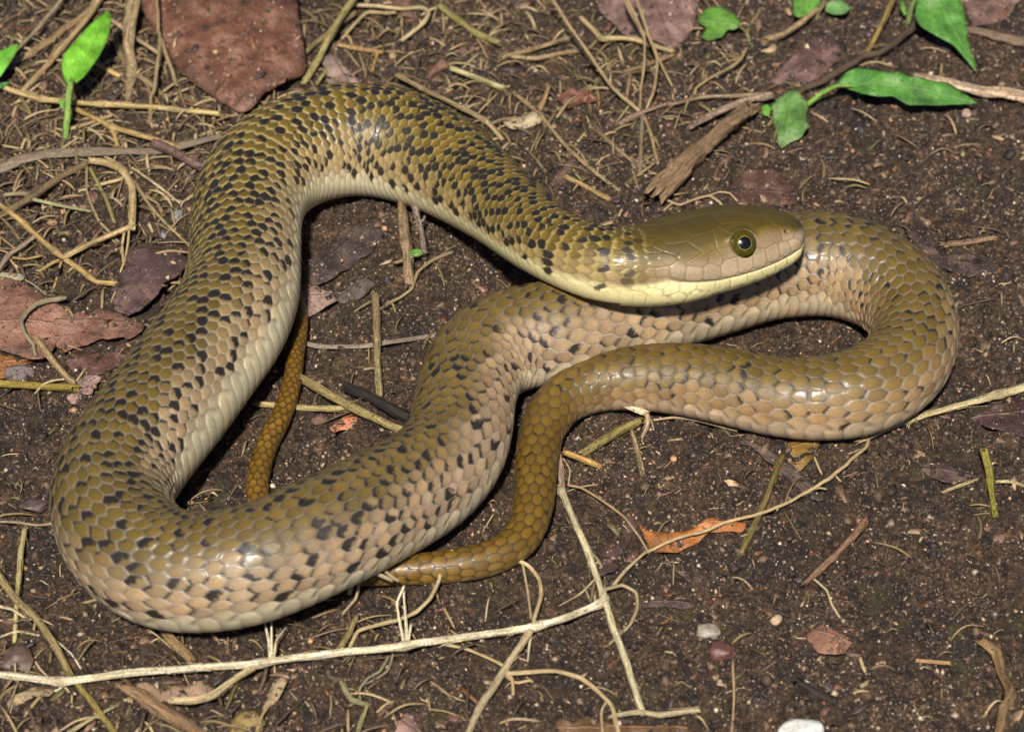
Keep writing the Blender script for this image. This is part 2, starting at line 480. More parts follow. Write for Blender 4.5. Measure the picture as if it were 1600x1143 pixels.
# --- head plates, found on the head's near side and mirrored
head_rows = np.where(samp < 330)[0]
hp = proj(pos[head_rows].reshape(-1, 3)); hs = np.repeat(samp[head_rows], NC); hphi = np.tile(phi_s, len(head_rows))
vis = ((N[head_rows].reshape(-1, 3) * (CAM - pos[head_rows].reshape(-1, 3))).sum(1) > 0)
hidx = np.where(vis)[0]
def on_head(px, py):
    k_ = hidx[np.argmin((hp[hidx, 0] - px) ** 2 + (hp[hidx, 1] - py) ** 2)]
    return hs[k_], hphi[k_]
plates = [(1158, 338), (1158, 362), (1085, 352), (1133, 378), (1136, 394), (1104, 384), (1080, 398), (1052, 388), (1120, 404), (1092, 408),
          (1190, 352), (1222, 345), (1196, 374), (1213, 366), (1229, 364), (1240, 352), (1252, 368),
          (1243, 384), (1228, 393), (1208, 402), (1188, 410), (1166, 415), (1141, 420), (1113, 424), (1084, 425), (1060, 424),
          (1240, 399), (1222, 408), (1202, 417), (1180, 427), (1156, 436), (1130, 444), (1103, 448), (1076, 450), (1050, 452), (1120, 454), (1090, 458), (1058, 464), (1035, 470),
          (1040, 404), (1030, 425), (1050, 374), (1028, 382), (1022, 402), (1015, 420), (1010, 440), (1030, 445), (1020, 365)]
pl = []
for px_, py_ in plates:
    s0, p0 = on_head(px_, py_)
    if s0 > HEADEND: continue
    for sg in (-1, 1):
        pl.append((s0, sg * max(abs(p0), 0.14), -5, 0, rng.random()))
pl.append((95, 0.0, -5, 0, .5))
for s0 in range(40, 250, 24):
    for p0 in (2.55, -2.55): pl.append((s0, p0, -5, 0, .5))
pl = np.array(pl)
mouth = np.array([on_head(*q) for q in [(1256, 380), (1250, 389), (1236, 399), (1215, 410), (1190, 420), (1160, 430), (1125, 438), (1090, 441), (1062, 439), (1046, 436)]])
mouth = mouth[np.argsort(mouth[:, 0])]
allseeds = np.concatenate([pl, seeds])
order = np.argsort(allseeds[:, 0]); allseeds = allseeds[order]

E = np.zeros((nr, NC)); CELL = np.zeros((nr, NC), int); DX = np.zeros((nr, NC)); DY = np.zeros((nr, NC))
VENT = np.abs(phi_s) > PHIV
for i in range(nr):
    s0 = samp[i]; R_ = max(Rr[i], 3)
    reach = 75 if s0 < HEADEND + 20 else 44
    lo, hi = np.searchsorted(allseeds[:, 0], [s0 - reach, s0 + reach])
    if hi - lo < 4: lo, hi = max(0, hi - 6), min(len(allseeds), lo + 6)
    S = allseeds[lo:hi]
    kx = 0.74
    px_ = np.stack([np.full(NC, s0 * kx), phi_s * R_], -1)
    sx = np.stack([S[:, 0] * kx, S[:, 1] * R_], -1)
    d2 = ((px_[:, None] - sx[None]) ** 2).sum(2)
    c1 = d2.argmin(1); m1 = d2[np.arange(NC), c1]
    dist = np.sqrt(((sx[c1][:, None] - sx[None]) ** 2).sum(2)) + 1e-6
    e = (d2 - m1[:, None]) / (2 * dist)
    e[np.arange(NC), c1] = 1e3
    e.sort(1)
    kk = 1.5
    e3 = e[:, :3]
    es = -np.log(np.exp(-kk * np.clip(e3, 0, 60)).sum(1)) / kk
    es = np.clip(es, -0.2, 60)
    E[i] = es; CELL[i] = lo + c1
    DX[i] = s0 - S[c1, 0]; DY[i] = (phi_s - S[c1, 1]) * R_
# belly scutes: one for each row pair
vs_ = np.concatenate([[0], np.cumsum(np.diff(samp) / (1.08 * scale_w((samp[1:] + samp[:-1]) / 2)))])
vs_ = vs_ - np.interp(HEADEND + 4, samp, vs_) + 0.5 + 400
for i in range(nr):
    if samp[i] > HEADEND:
        q = vs_[i] + (np.abs(phi_s) - PHIV) * 0.25
        fr = q - np.floor(q)
        w_ = 1.08 * scale_w(samp[i])
        ev = np.minimum(fr, 1 - fr) * w_
        E[i, VENT] = ev[VENT]; DX[i, VENT] = ((fr - 0.5) * w_)[VENT]; DY[i, VENT] = 0
        CELL[i, VENT] = (np.floor(q).astype(int) % 5000)[VENT] + 100000

isb = (samp > HEADEND)[:, None] & np.ones((1, NC), bool)
W_ = scale_w(samp)[:, None]
Ecl = np.clip(E, 0, None)
# --- relief
amp = W_ / 22.0 * np.interp(samp / LEN, [0, .6, .78, 1], [1, 1, .55, .4])[:, None]
H_body = amp * (0.55 * sstep(0, 0.08 * W_, Ecl) - 0.55 + 1.5 * np.clip(DX / (0.75 * W_), -0.8, 0.8) * sstep(0, 2.0, Ecl))
H_body = np.where(VENT[None], 0.35 * H_body, H_body)
H_head = 0.8 * (sstep(0, 2.0, Ecl) - 1)
tb = sstep(HEADEND - 20, HEADEND + 25, samp)[:, None]
H = H_head * (1 - tb) + H_body * tb
S2 = np.repeat(samp[:, None], NC, 1); P2 = np.repeat(phi_s[None], nr, 0)
noise_b = fbm(S2 / 9, P2 * Rr[:, None] / 9, 1.7, 3)
H += (noise_b - 0.5) * 0.5
# mouth crease, brow ridge, eye hollow, nostril
mphi = np.interp(S2, mouth[:, 0], np.abs(mouth[:, 1]))
md = (np.abs(P2) - mphi) * Rr[:, None]
mend = mouth[-1, 0]
mw = sstep(mend + 8, mend - 12, S2) * sstep(3, 7, S2)
H -= mw * 2.0 * np.exp(-(md / 1.6) ** 2)
H += mw * 1.6 * np.exp(-((md + 9) / 7) ** 2)
eye_s, eye_p = on_head(1163, 380)
nos_s, nos_p = on_head(1229, 361)
def sp_dist(s0, p0): return np.sqrt((S2 - s0) ** 2 + ((np.abs(P2) - abs(p0)) * Rr[:, None]) ** 2)
de = sp_dist(eye_s, eye_p)
H += 3.0 * np.exp(-(((de - 24) / 5) ** 2)) * sstep(0.0, -0.25, np.abs(P2) - abs(eye_p)) * sstep(60, 40, de)
H -= 5.0 * sstep(24, 15, de)
dn = sp_dist(nos_s, nos_p)
H -= 4.0 * np.exp(-(dn / 3.0) ** 2)
H *= sstep(0, 8, samp)[:, None]
H *= sstep(0, 40, LEN - samp)[:, None] * 0.999
verts = pos + N * (H * PX)[..., None]

# --- colour
f = (S2 / LEN)
def along(keys, cols):
    return np.stack([np.interp(f, keys, [c[i] for c in cols]) for i in range(3)], -1)
K = [0.05, 0.16, 0.30, 0.45, 0.62, 0.74, 0.80, 0.86, 1.0]
dors = along(K, [(.120, .079, .008), (.128, .084, .010), (.112, .074, .012), (.122, .080, .019), (.118, .077, .015), (.122, .077, .013), (.128, .073, .009), (.150, .081, .008), (.165, .085, .009)])
late = along(K, [(.29, .215, .095), (.29, .21, .10), (.265, .19, .105), (.265, .185, .112), (.25, .165, .082), (.225, .14, .062), (.20, .125, .045), (.135, .082, .016), (.135, .075, .010)])
vent = along(K, [(.60, .54, .32), (.57, .51, .33), (.54, .48, .32), (.50, .43, .29), (.45, .36, .23), (.42, .31, .20), (.30, .20, .09), (.19, .115, .035), (.15, .085, .014)])
ang = np.abs(np.degrees(P2))
crnd = np.concatenate([allseeds[:, 4], [0.5]])
cid = np.where(CELL < 100000, CELL, 0)
rnd = np.where(CELL < 100000, crnd[np.clip(cid, 0, len(crnd) - 1)], 0.5)
rnd2 = hash3(CELL.astype(np.int64), CELL.astype(np.int64) * 3 + 1, np.zeros_like(CELL))
rnd3 = hash3(CELL.astype(np.int64) + 77, CELL.astype(np.int64) * 5 + 2, np.ones_like(CELL))
# the colour turns scale by scale, so take each scale's own angle
cang = np.where(CELL < 100000, np.abs(np.degrees(np.concatenate([allseeds[:, 1], [0]])[cid])), ang)
mixang = 0.65 * cang + 0.35 * ang + (rnd2 - 0.5) * 16
zl = np.interp(f, [0.05, .2, .3, .45, .62, .8], [56, 52, 48, 26, 34, 56])
dors = dors * 0.84
col = dors + (late - dors) * sstep(zl, zl + 46, mixang)[..., None]
col = col + (vent - col) * sstep(94, 114, 0.5 * cang + 0.5 * ang)[..., None]
col = col * (0.82 + 0.36 * rnd)[..., None]
warm = sstep(0.55, 1.0, rnd3)[..., None] * 0.12
col = col * (1 + warm * np.array([0.8, 0.25, -0.4]))
n_lo = fbm(S2 / 60, P2 * Rr[:, None] / 60, 6.1, 3); n_hi = fbm(S2 / 4.0, P2 * Rr[:, None] / 4.0, 9.1, 3)
col = col * (0.85 + 0.3 * n_lo + 0.25 * (n_hi - 0.5))[..., None]
# scale rear halves are paler than their fronts
col = col * (1 + 0.20 * np.clip(DX / (0.6 * W_), -1, 1) * isb)[..., None]
col = col * (0.93 + 0.12 * sstep(0, 0.42 * W_, Ecl))[..., None]
# skin between the scales, and the painted shadow where scales overlap
skin = along([0, .12, .25, .5, .72, .8, 1], [(.20, .15, .05), (.22, .165, .07), (.30, .25, .18), (.33, .285, .235), (.29, .235, .17), (.055, .036, .012), (.045, .026, .008)])
skin = skin * (0.42 + 0.50 * sstep(40, 85, ang))[..., None]
skin_w = np.interp(samp / LEN, [0, .12, .3, .7, .8, 1], [.7, .8, .95, .95, .8, .7])[:, None]
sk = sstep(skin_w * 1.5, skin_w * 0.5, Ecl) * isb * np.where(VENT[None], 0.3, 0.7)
dk = sstep(skin_w * 2.6, skin_w * 1.2, Ecl) * sstep(skin_w * 0.4, skin_w * 1.2, Ecl) * isb * np.where(DX < 0, .55, .2)  # dark line along scale edges: overlap shadow put into the colour, strongest at fronts
# black markings: checks on the fore body, then edges of single scales, fading to the tail
ring_id = np.concatenate([allseeds[:, 2], [0]])[cid]; row_id = np.concatenate([allseeds[:, 3], [0]])[cid]
check = ((ring_id % 2) < .5) & (((row_id + 40 + np.floor(ring_id / 2)) % 2) < .5)
check2 = ((ring_id % 2) > .5) & (((row_id + 40) % 2) < .5)
dens = np.interp(f, [0.05, 0.07, 0.2, 0.30, 0.42, 0.55, 0.68, 0.74, 0.80, 1], [0.4, .98, .95, .85, .62, .46, .36, .24, .08, 0.03]) * (0.85 + 0.3 * sstep(.36, .6, n_lo))
size = np.interp(f, [0.05, 0.2, 0.28, 0.45, 0.7, 0.8, 1], [1.0, 1.0, .84, .70, .52, .34, .25])
prob = dens * np.where(check, 1.0, np.interp(f, [.05, .24, .32, .5, .8], [.62, .55, .40, .34, .15]) * np.where(check2, 1.0, .45)) * sstep(108, 92, cang) * (CELL < 100000) * isb
on = (rnd3 * 0.999 < prob)
side = np.where(rnd2 > 0.5, 1, -1)
prog = (-DX / (0.6 * W_)) * 0.75 + side * DY / (0.6 * W_) * 0.5          # from the front corner of the scale
thr = 0.9 - 1.75 * size * (0.6 + 0.55 * rnd)
blk = sstep(thr, thr + 0.42, prog + (n_hi - 0.5) * 0.85) * on
blk = blk * sstep(0.0, 1.2, Ecl + 0.7 * (size - .5))
edge_amt = np.interp(f, [0.05, .12, .22, .5, .62, .74, .80, 1], [.05, .2, .8, .8, .55, .42, .18, 0.06])
rnd4 = hash3(CELL.astype(np.int64) + 313, CELL.astype(np.int64) * 7 + 5, np.full_like(CELL, 3))
ef = sstep(.34 + .3 * rnd, .56 + .3 * rnd, prog + (n_hi - .5) * .5) * (rnd4 < edge_amt * (0.35 + 0.9 * sstep(.38, .62, n_lo))) * sstep(104, 92, cang) * (CELL < 100000) * isb
blk = np.maximum(blk, ef * .85)
col = col + (np.array([.30, .25, .23]) - col) * (0)
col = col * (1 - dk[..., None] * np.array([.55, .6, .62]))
col = col + (skin - col) * sk[..., None]
cres = sstep(.25, .55, DX / (.6 * W_)) * sstep(4.5, 1.5, Ecl) * sstep(.34, .18, f) * sstep(105, 85, cang) * isb * (CELL < 100000)
col = col + (np.array([.36, .27, .09]) - col) * (0.55 * cres)[..., None]
col = col + (np.array([.010, .0080, .0078]) - col) * (blk * 0.96)[..., None]
# head colours
top = np.array([.060, .040, .003]); cheek = np.array([.20, .142, .075]); lip = np.array([.30, .228, .142]); jaw = np.array([.68, .60, .30]); temp = np.array([.135, .088, .018])
x_ = (np.abs(P2) - abs(eye_p))
hc = np.zeros((nr, NC, 3)) + top
fore = sstep(eye_s + 70, eye_s + 10, S2)
edge_ang = np.interp(S2, [0, 30, 70, 110, 200, 300], [1.05, .84, .80, .98, 1.15, 1.15]) + (n_lo - .5) * .25
hc = hc + (temp - hc) * sstep(edge_ang - .25, edge_ang + .10, np.abs(P2))[..., None]
hc = hc + (cheek - hc) * (sstep(edge_ang - .05, edge_ang + .30, np.abs(P2)) * (0.35 + 0.65 * fore))[..., None]
hc = hc + (lip - hc) * (sstep(-34, -14, md) * sstep(mend + 40, mend - 20, S2))[..., None]
hc = hc * (0.9 + 0.2 * rnd)[..., None] * (0.86 + 0.28 * fbm(S2 / 12, P2 * Rr[:, None] / 12, 3.3, 3))[..., None]
jawline = np.where(S2 < mend, md, (np.abs(P2) - np.interp(S2, [mend, 330, 420], [mphi[0].max() if False else abs(mouth[-1, 1]), 1.72, 1.85])) * Rr[:, None])
hc = hc + (jaw * (0.9 + 0.2 * rnd[..., None]) - hc) * sstep(-1.5, 3.5 + 0.06 * np.clip(S2 - mend, 0, 200), jawline)[..., None]
linec = np.where((np.abs(P2) > mphi)[..., None], np.array([.20, .15, .07]), np.array([.115, .08, .035]))
hc = hc + (linec - hc) * (sstep(1.3, 0.4, Ecl) * np.where(np.abs(P2) < .75, .16, .42))[..., None]
hc = hc * (1 - 0.55 * (mw * np.exp(-(md / 1.0) ** 2))[..., None])
hc = hc * (1 - 0.9 * np.exp(-(dn / 2.6) ** 2))[..., None]
hc = hc * (1 - 0.6 * np.exp(-((de - 20) / 2.0) ** 2))[..., None]
th = sstep(HEADEND - 15, HEADEND + 75, S2 + (n_lo - .5) * 60)[..., None]
neckcol = col + (np.array([.64, .56, .28]) - col) * (sstep(1.62, 1.95, np.abs(P2)) * sstep(0.16, 0.08, f))[..., None]
neckcol = np.where(blk[..., None] > 0.3, col, neckcol)
col = hc * (1 - th) + neckcol * th
col = np.clip(col, 0.004, 0.8)

Iq = np.arange(nr * NC).reshape(nr, NC); J = np.roll(Iq, -1, 1)
F = np.stack([Iq[:-1], Iq[1:], J[1:], J[:-1]], -1).reshape(-1, 4)
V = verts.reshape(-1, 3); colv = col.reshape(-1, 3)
m, nt, b = mat_new('snake_skin'); g = NT(nt)
cc = g.attr('Col', 'Color'); o = g.objpx()
n1 = g.noise(o, 0.35, 3, 0.6); n2 = g.noise(o, 0.02, 3)
g.l(g.mix(1.0, cc, g.maprange(n1, 0.3, 0.7, 0.86, 1.14), 'MULTIPLY'), b.inputs['Base Color'])
g.l(g.maprange(n2, 0.3, 0.7, 0.42, 0.62), b.inputs['Roughness'])
b.inputs['Specular IOR Level'].default_value = 0.4
b.inputs['Coat Weight'].default_value = 0.09; b.inputs['Coat Roughness'].default_value = 0.18
g.l(g.bump(n1, 0.5 * PX, 0.5), b.inputs['Normal'])
snake = empty('snake', C[np.argmin(C[:, 2])] * np.array([1, 1, 0]))
tag(snake, 'olive brown keeled snake with black checks lying in loops, head resting on its own coil', 'snake')
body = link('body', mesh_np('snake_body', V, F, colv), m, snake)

# eyes
m_eye, nt, b = mat_new('eye'); g = NT(nt)
g.l(g.attr('Col', 'Color'), b.inputs['Base Color'])
b.inputs['Roughness'].default_value = 0.16; b.inputs['Specular IOR Level'].default_value = 0.4
b.inputs['Coat Weight'].default_value = 0.6; b.inputs['Coat Roughness'].default_value = 0.10
ER, PROUD = 27.0, 6.4
ei = np.argmin(np.abs(samp - eye_s))
def eye_at(sign):
    ej = np.argmin(np.abs(phi_s - sign * abs(eye_p)))
    nrm = N[ei, ej] - (N[ei, ej] @ T[ei]) * T[ei] * 1.1; nrm /= np.linalg.norm(nrm)
    ctr = pos[ei, ej] - nrm * (ER - PROUD) * PX
    ax = np.cross(nrm, np.array([0, 0, 1.0])); ax /= np.linalg.norm(ax); ay = np.cross(nrm, ax)
    def cap(t0, t1, nt_, r):
        th_ = np.linspace(t0, t1, nt_); az = np.linspace(0, 2 * math.pi, 49)[:-1]
        TH, AZ = np.meshgrid(th_, az, indexing='ij')
        P = ctr + (nrm * np.cos(TH)[..., None] + ax * (np.sin(TH) * np.cos(AZ))[..., None] + ay * (np.sin(TH) * np.sin(AZ))[..., None]) * r * PX
        I_ = np.arange(nt_ * 48).reshape(nt_, 48); J_ = np.roll(I_, -1, 1)
        return P.reshape(-1, 3), np.stack([I_[:-1], I_[1:], J_[1:], J_[:-1]], -1).reshape(-1, 4), TH.ravel(), AZ.ravel()
    P, Fq, TH, AZ = cap(0.001, math.radians(120), 60, ER)
    d_ = np.degrees(TH)
    nz = fbm(np.cos(AZ) * 6 + 9, np.sin(AZ) * 6 + 9, TH * 6, 3)
    c_ = np.array([.046, .038, .003]) * (0.2 + 1.6 * nz)[:, None]
    c_ = np.where((d_ < 23.8 + 2 * (nz - .5))[:, None], np.array([.26, .20, .03]) * (0.3 + 1.3 * nz)[:, None], c_)
    c_ = c_ * (1 - 0.85 * sstep(45, 50, d_))[:, None]
    eo = link('eye', mesh_np('eye', P, Fq, c_), m_eye, snake)
    eo['label'] = 'round olive green eye with a gold ring'
    P, Fq, TH, AZ = cap(0.001, math.radians(21.5), 14, ER + 0.18)
    po = link('pupil', mesh_np('pupil', P, Fq, np.full((len(P), 3), 0.004)), m_eye, eo)
    po['label'] = 'round black pupil'
eye_at(-1); eye_at(1)

# ------------------------------------------------------------------ builders for litter
def tube_geo(pts, w, col, w2=None, flat=1.0, seg=9, nodes=(), wob=0.035, seed=0, rimn=0.30):
    """a stem through photograph points (px, py, height above the soil); w = thickness in pixels"""
    w2 = w if w2 is None else w2
    q = np.array([(p[0], p[1], p[2] if len(p) > 2 else 2.0) for p in pts], float)
    n0 = len(q); tt = np.linspace(0, 1, n0)
    P3 = np.array([gpt(x, y, h + 0.5 * flat * (w + (w2 - w) * t)) for (x, y, h), t in zip(q, tt)])
    L = np.linalg.norm(np.diff(P3, axis=0), axis=1).sum() / PX
    n = int(np.clip(L / max(2.2, min(5.0, w * 0.7)), 6, 260))
    c = catmull(P3, n, .55)
    al_ = np.concatenate([[0], np.cumsum(np.linalg.norm(np.diff(c, axis=0), axis=1))]) / PX
    c[:, 0] += (fbm(al_ / 30, np.full(n, seed * 3.1), 0.0, 3) - .5) * w * wob * 6 * PX
    c[:, 1] += (fbm(al_ / 30, np.full(n, seed * 3.1 + 50), 0.0, 3) - .5) * w * wob * 6 * PX
    t_ = np.gradient(c, axis=0); t_ /= np.linalg.norm(t_, axis=1)[:, None] + 1e-12
    u_ = np.array([0, 0, 1.0]) - t_[:, 2:3] * t_; ln = np.linalg.norm(u_, axis=1)[:, None]
    u_ = np.where(ln > 0.15, u_ / np.maximum(ln, 1e-9), np.cross(t_, np.array([1.0, 0, 0])))
    s_ = np.cross(t_, u_)
    ps = pxsize(c) / PX
    r = 0.5 * (w + (w2 - w) * al_ / al_[-1]) * ps
    r = r * (0.9 + 0.24 * fbm(al_ / 14, np.full(n, seed * 1.7 + 9), 0, 3))
    for nd in nodes:
        r = r * (1 + 0.45 * np.exp(-((al_ - nd * al_[-1]) / (0.7 * w + 1)) ** 2))
    az = np.linspace(-math.pi / 2, 1.5 * math.pi, seg + 1)[:-1]
    rim = 1 + rimn * (np.stack([fbm(al_ / 40, np.full(n, k_ * 7.7 + seed), 0, 2) for k_ in range(seg)], 1) - 0.5) * 2
    V_ = c[:, None] + (s_[:, None] * np.cos(az)[None, :, None] + u_[:, None] * (flat * np.sin(az))[None, :, None]) * (r[:, None] * rim)[..., None] * PX
    rj = np.random.default_rng(int(seed) + 900)
    V_[0] -= t_[0] * (rj.uniform(-.9, .9, seg) * w * PX)[:, None]; V_[-1] += t_[-1] * (rj.uniform(-.9, .9, seg) * w2 * PX)[:, None]
    I_ = np.arange(n * seg).reshape(n, seg); J_ = np.roll(I_, -1, 1)
    F_ = np.stack([I_[:-1], J_[:-1], J_[1:], I_[1:]], -1).reshape(-1, 4).tolist()
    F_.append(I_[0, ::-1].tolist()); F_.append(I_[-1].tolist())
    st = np.stack([np.repeat(al_[:, None], seg, 1), np.repeat((np.arange(seg) / seg * 2 * math.pi * 0.5 * w)[None], n, 0), np.full((n, seg), seed * 13.7)], -1)
    cl = np.zeros((n, seg, 3)) + np.array(col)
    cl *= (0.8 + 0.4 * fbm(al_ / 60, np.full(n, seed + 3.3), 0, 2))[:, None, None]
    for nd in nodes:
        cl *= (1 - 0.4 * np.exp(-((al_ - nd * al_[-1]) / (0.5 * w + 1)) ** 2))[:, None, None]
    return V_.reshape(-1, 3), F_, cl.reshape(-1, 3), st.reshape(-1, 3)

_seed = [0]
def tube(name, mat, *a, parent=None, **k):
    _seed[0] += 1
    if mat in ('straw', 'clean_straw') and a[1] >= 7: a = (a[0], a[1] * .86) + tuple(a[2:])
    if mat == 'wood': k.setdefault('rimn', .75); k.setdefault('seg', 13); k.setdefault('wob', .08)
    V_, F_, c_, st_ = tube_geo(*a, seed=_seed[0], **k)
    nmain = len(F_)
    w_ = a[1]; base_c = np.array(a[2], float)
    if mat in ('straw', 'clean_straw', 'wood', 'stem') and w_ >= 7:
        seg_ = k.get('seg', 9); ring_ = V_.reshape(-1, seg_, 3); nr_ = len(ring_); rr = np.random.default_rng(_seed[0] + 4000)
        cen = ring_.mean(1); Lpx = np.linalg.norm(np.diff(cen, axis=0), axis=1).sum() / PX
        VV, CC, SS = [V_], [c_], [st_]; off = len(V_)
        for q_ in range(int(2 + Lpx / 26)):
            i0 = rr.integers(0, max(1, nr_ - 4)); span = int(rr.integers(3, 9)); i1 = min(nr_ - 1, i0 + span)
            if rr.random() < .5: i0, i1 = i1, i0
            j0 = rr.integers(0, seg_)
            idx = np.linspace(i0, i1, 6).round().astype(int)
            out_ = ring_[idx, j0] - cen[idx]; ln_ = np.linalg.norm(out_, axis=1)[:, None] + 1e-9
            lift_ = (np.linspace(0, 1, 6) ** 2 * rr.uniform(1, 7) + .3) * PX
            side_ = np.array([rr.normal(), rr.normal(), abs(rr.normal()) * .6]) * np.linspace(0, 1, 6)[:, None] ** 2 * rr.uniform(0, 5) * PX
            p_ = ring_[idx, j0] + out_ / ln_ * lift_[:, None] + side_
            r_ = np.linspace(1, .35, 6) * rr.uniform(.35, 1.0) * PX
            d1 = np.array([0, 0, 1.0]); d2 = np.array([1.0, 0, 0]); d3 = np.array([0, 1.0, 0])
            vv = np.stack([p_ + d1 * r_[:, None], p_ + (d2 - d1 * .5) * r_[:, None], p_ + (d3 - d1 * .5 - d2 * .6) * r_[:, None]], 1).reshape(-1, 3)
            for i_ in range(5):
                for s_ in range(3):
                    F_.append([off + i_ * 3 + s_, off + i_ * 3 + (s_ + 1) % 3, off + (i_ + 1) * 3 + (s_ + 1) % 3, off + (i_ + 1) * 3 + s_])
            VV.append(vv); CC.append(np.repeat((base_c * rr.uniform(.6, 1.25))[None], 18, 0)); SS.append(np.repeat(st_[:1], 18, 0) + rr.uniform(0, 50)); off += 18
        V_, c_, st_ = np.concatenate(VV), np.concatenate(CC), np.concatenate(SS)
    me = mesh_np(name, V_, F_, c_, st_)
    for p_ in me.polygons[nmain - 2:nmain]: p_.use_smooth = False
    return link(name, me, M[mat], parent)

PALE = (.56, .45, .26); TAN = (.40, .29, .15); GOLD = (.46, .31, .09); GREY = (.28, .22, .155); OLIVE = (.23, .185, .055); BROWN = (.16, .095, .05); PINK = (.30, .21, .15); DARK = (.04, .03, .025); ROOT = (.44, .34, .19); WHITE = (.66, .57, .40)

def stem(name, label, mat, col, segs, cat='straw', group='dry stems on the soil'):
    """segs: (part name, points, width, options); one segment is one mesh, more are parts under an Empty"""
    if len(segs) == 1:
        _, pts, w, kw = segs[0]
        o = tube(name, mat, pts, w, col, **kw)
    else:
        p0 = segs[0][1][0]
        o = empty(name, gpt(p0[0], p0[1], 0))
        for pn, pts, w, kw in segs:
            kw = dict(kw); c2 = kw.pop('col', col); m2 = kw.pop('mat', mat)
            tube(pn, m2, pts, w, c2, parent=o, **kw)
    tag(o, label, cat, group)
    return o

def leaf_geo(outline, axis, col, bulge=4.0, ruff=3.0, jag=2.2, cell=4.5, thick=0.9, seed=0, fold=0.0):
    q = np.array([(p[0], p[1], p[2] if len(p) > 2 else 3.0) for p in outline], float)
    W3 = np.array([gpt(*p) for p in q]) / PX
    # finer, ragged outline
    out = []
    for i in range(len(W3)):
        a, b_ = W3[i], W3[(i + 1) % len(W3)]
        n = max(1, int(np.linalg.norm(a - b_) / cell))
        for k_ in range(n): out.append(a + (b_ - a) * k_ / n)
    out = np.array(out); m_ = len(out)
    smo = (np.roll(out, 1, 0) + np.roll(out, -1, 0) + 2 * out) / 4
    out = smo.copy()
    d_ = np.roll(out, -1, 0) - np.roll(out, 1, 0); nrm = np.stack([d_[:, 1], -d_[:, 0]], -1); nrm /= np.linalg.norm(nrm, axis=1)[:, None] + 1e-9
    out[:, :2] += nrm * ((fbm(np.arange(m_) * 0.30, np.full(m_, seed * 5.5), 0, 4, .7) - .5) * 5 * jag)[:, None]
    mn, mx = out[:, :2].min(0), out[:, :2].max(0)
    gxx, gyy = np.meshgrid(np.arange(mn[0], mx[0], cell), np.arange(mn[1], mx[1], cell))
    pts = np.stack([gxx.ravel(), gyy.ravel()], -1) + rng.uniform(-.3, .3, (gxx.size, 2)) * cell
    # keep interior points
    x, y = pts[:, 0], pts[:, 1]; inside = np.zeros(len(pts), bool)
    x1, y1 = out[:, 0], out[:, 1]; x2, y2 = np.roll(x1, -1), np.roll(y1, -1)
    for i in range(m_):
        cnd = ((y1[i] > y) != (y2[i] > y)) & (x < (x2[i] - x1[i]) * (y - y1[i]) / (y2[i] - y1[i] + 1e-12) + x1[i])
        inside ^= cnd
    dm = np.sqrt(((pts[:, None] - out[None, :, :2]) ** 2).sum(2))
    keep = inside & (dm.min(1) > 0.45 * cell)
    pts = pts[keep]
    v2 = [Vector(p) for p in np.concatenate([out[:, :2], pts])]
    res = delaunay_2d_cdt(v2, [], [list(range(m_))], 1, 1e-4)
    XY = np.array([tuple(v) for v in res[0]]); tri = [list(t) for t in res[2]]
    d2 = ((XY[:, None] - out[None, :, :2]) ** 2).sum(2) + 4.0
    wt = d2 ** -1.6
    z = (wt * out[None, :, 2]).sum(1) / wt.sum(1)
    ed = np.sqrt(d2.min(1) - 4.0 + 1e-9)
    z += bulge * (1 - np.exp(-ed / 16))
    z += ruff * (fbm(XY[:, 0] / 24 + seed, XY[:, 1] / 24, seed * 1.3, 3) - .5) * 2
    A0, A1 = gpt(*axis[0])[:2] / PX, gpt(*axis[1])[:2] / PX
    ax = (A1 - A0) / np.linalg.norm(A1 - A0); rel = XY - A0
    a = rel @ ax; bb = rel @ np.array([-ax[1], ax[0]])
    z += fold * (np.minimum(np.abs(bb), 20) - 8) * 0.35
    gl = g_low(XY[:, 0], XY[:, 1])
    z = np.maximum(z, gl + 1.0)
    n = len(XY)
    top = np.concatenate([XY, z[:, None]], 1)
    V_ = np.concatenate([top, top - np.array([0, 0, thick])]) * PX
    F_ = []
    cnt = {}
    for t in tri:
        p0, p1, p2 = XY[t[0]], XY[t[1]], XY[t[2]]
        if (p1[0] - p0[0]) * (p2[1] - p0[1]) - (p1[1] - p0[1]) * (p2[0] - p0[0]) < 0: t = t[::-1]
        F_.append(t); F_.append([i + n for i in t[::-1]])
        for i in range(3): cnt[(t[i], t[(i + 1) % 3])] = 1
    for (i, j) in list(cnt):
        if (j, i) not in cnt: F_.append([j, i, i + n, j + n])
    edge = np.exp(-ed / 5)
    cl = np.array(col)[None] * (0.88 + 0.3 * fbm(XY[:, 0] / 30, XY[:, 1] / 30, seed + .5, 3))[:, None] * (1 - 0.25 * edge)[:, None]
    st = np.stack([a, bb, np.full(n, seed * 9.1)], -1)
    return V_, F_, np.concatenate([cl, cl]), np.concatenate([st, st])

LEAVES = []
def leaf_mesh(name, mat, outline, axis, col, parent=None, **k):
    _seed[0] += 1
    V_, F_, c_, st_ = leaf_geo(outline, axis, col, seed=_seed[0], **k)
    if 'green' not in mat: LEAVES.append((V_, F_))
    return link(name, mesh_np(name, V_, F_, c_, st_), M[mat], parent)

def leaf(name, label, mat, outline, axis, col, cat='leaf', group='dead leaves on the soil', **k):
    if mat == 'dark_leaf': col = tuple(np.array(col) * (1.15, .95, .82)); k['jag'] = max(k.get('jag', 0), 3.6); k['ruff'] = max(k.get('ruff', 0), 4.5)
    elif mat == 'torn_leaf': k['jag'] = max(k.get('jag', 0), 2.6)
    o = leaf_mesh(name, mat, outline, axis, col, **k)
    return tag(o, label, cat, group)

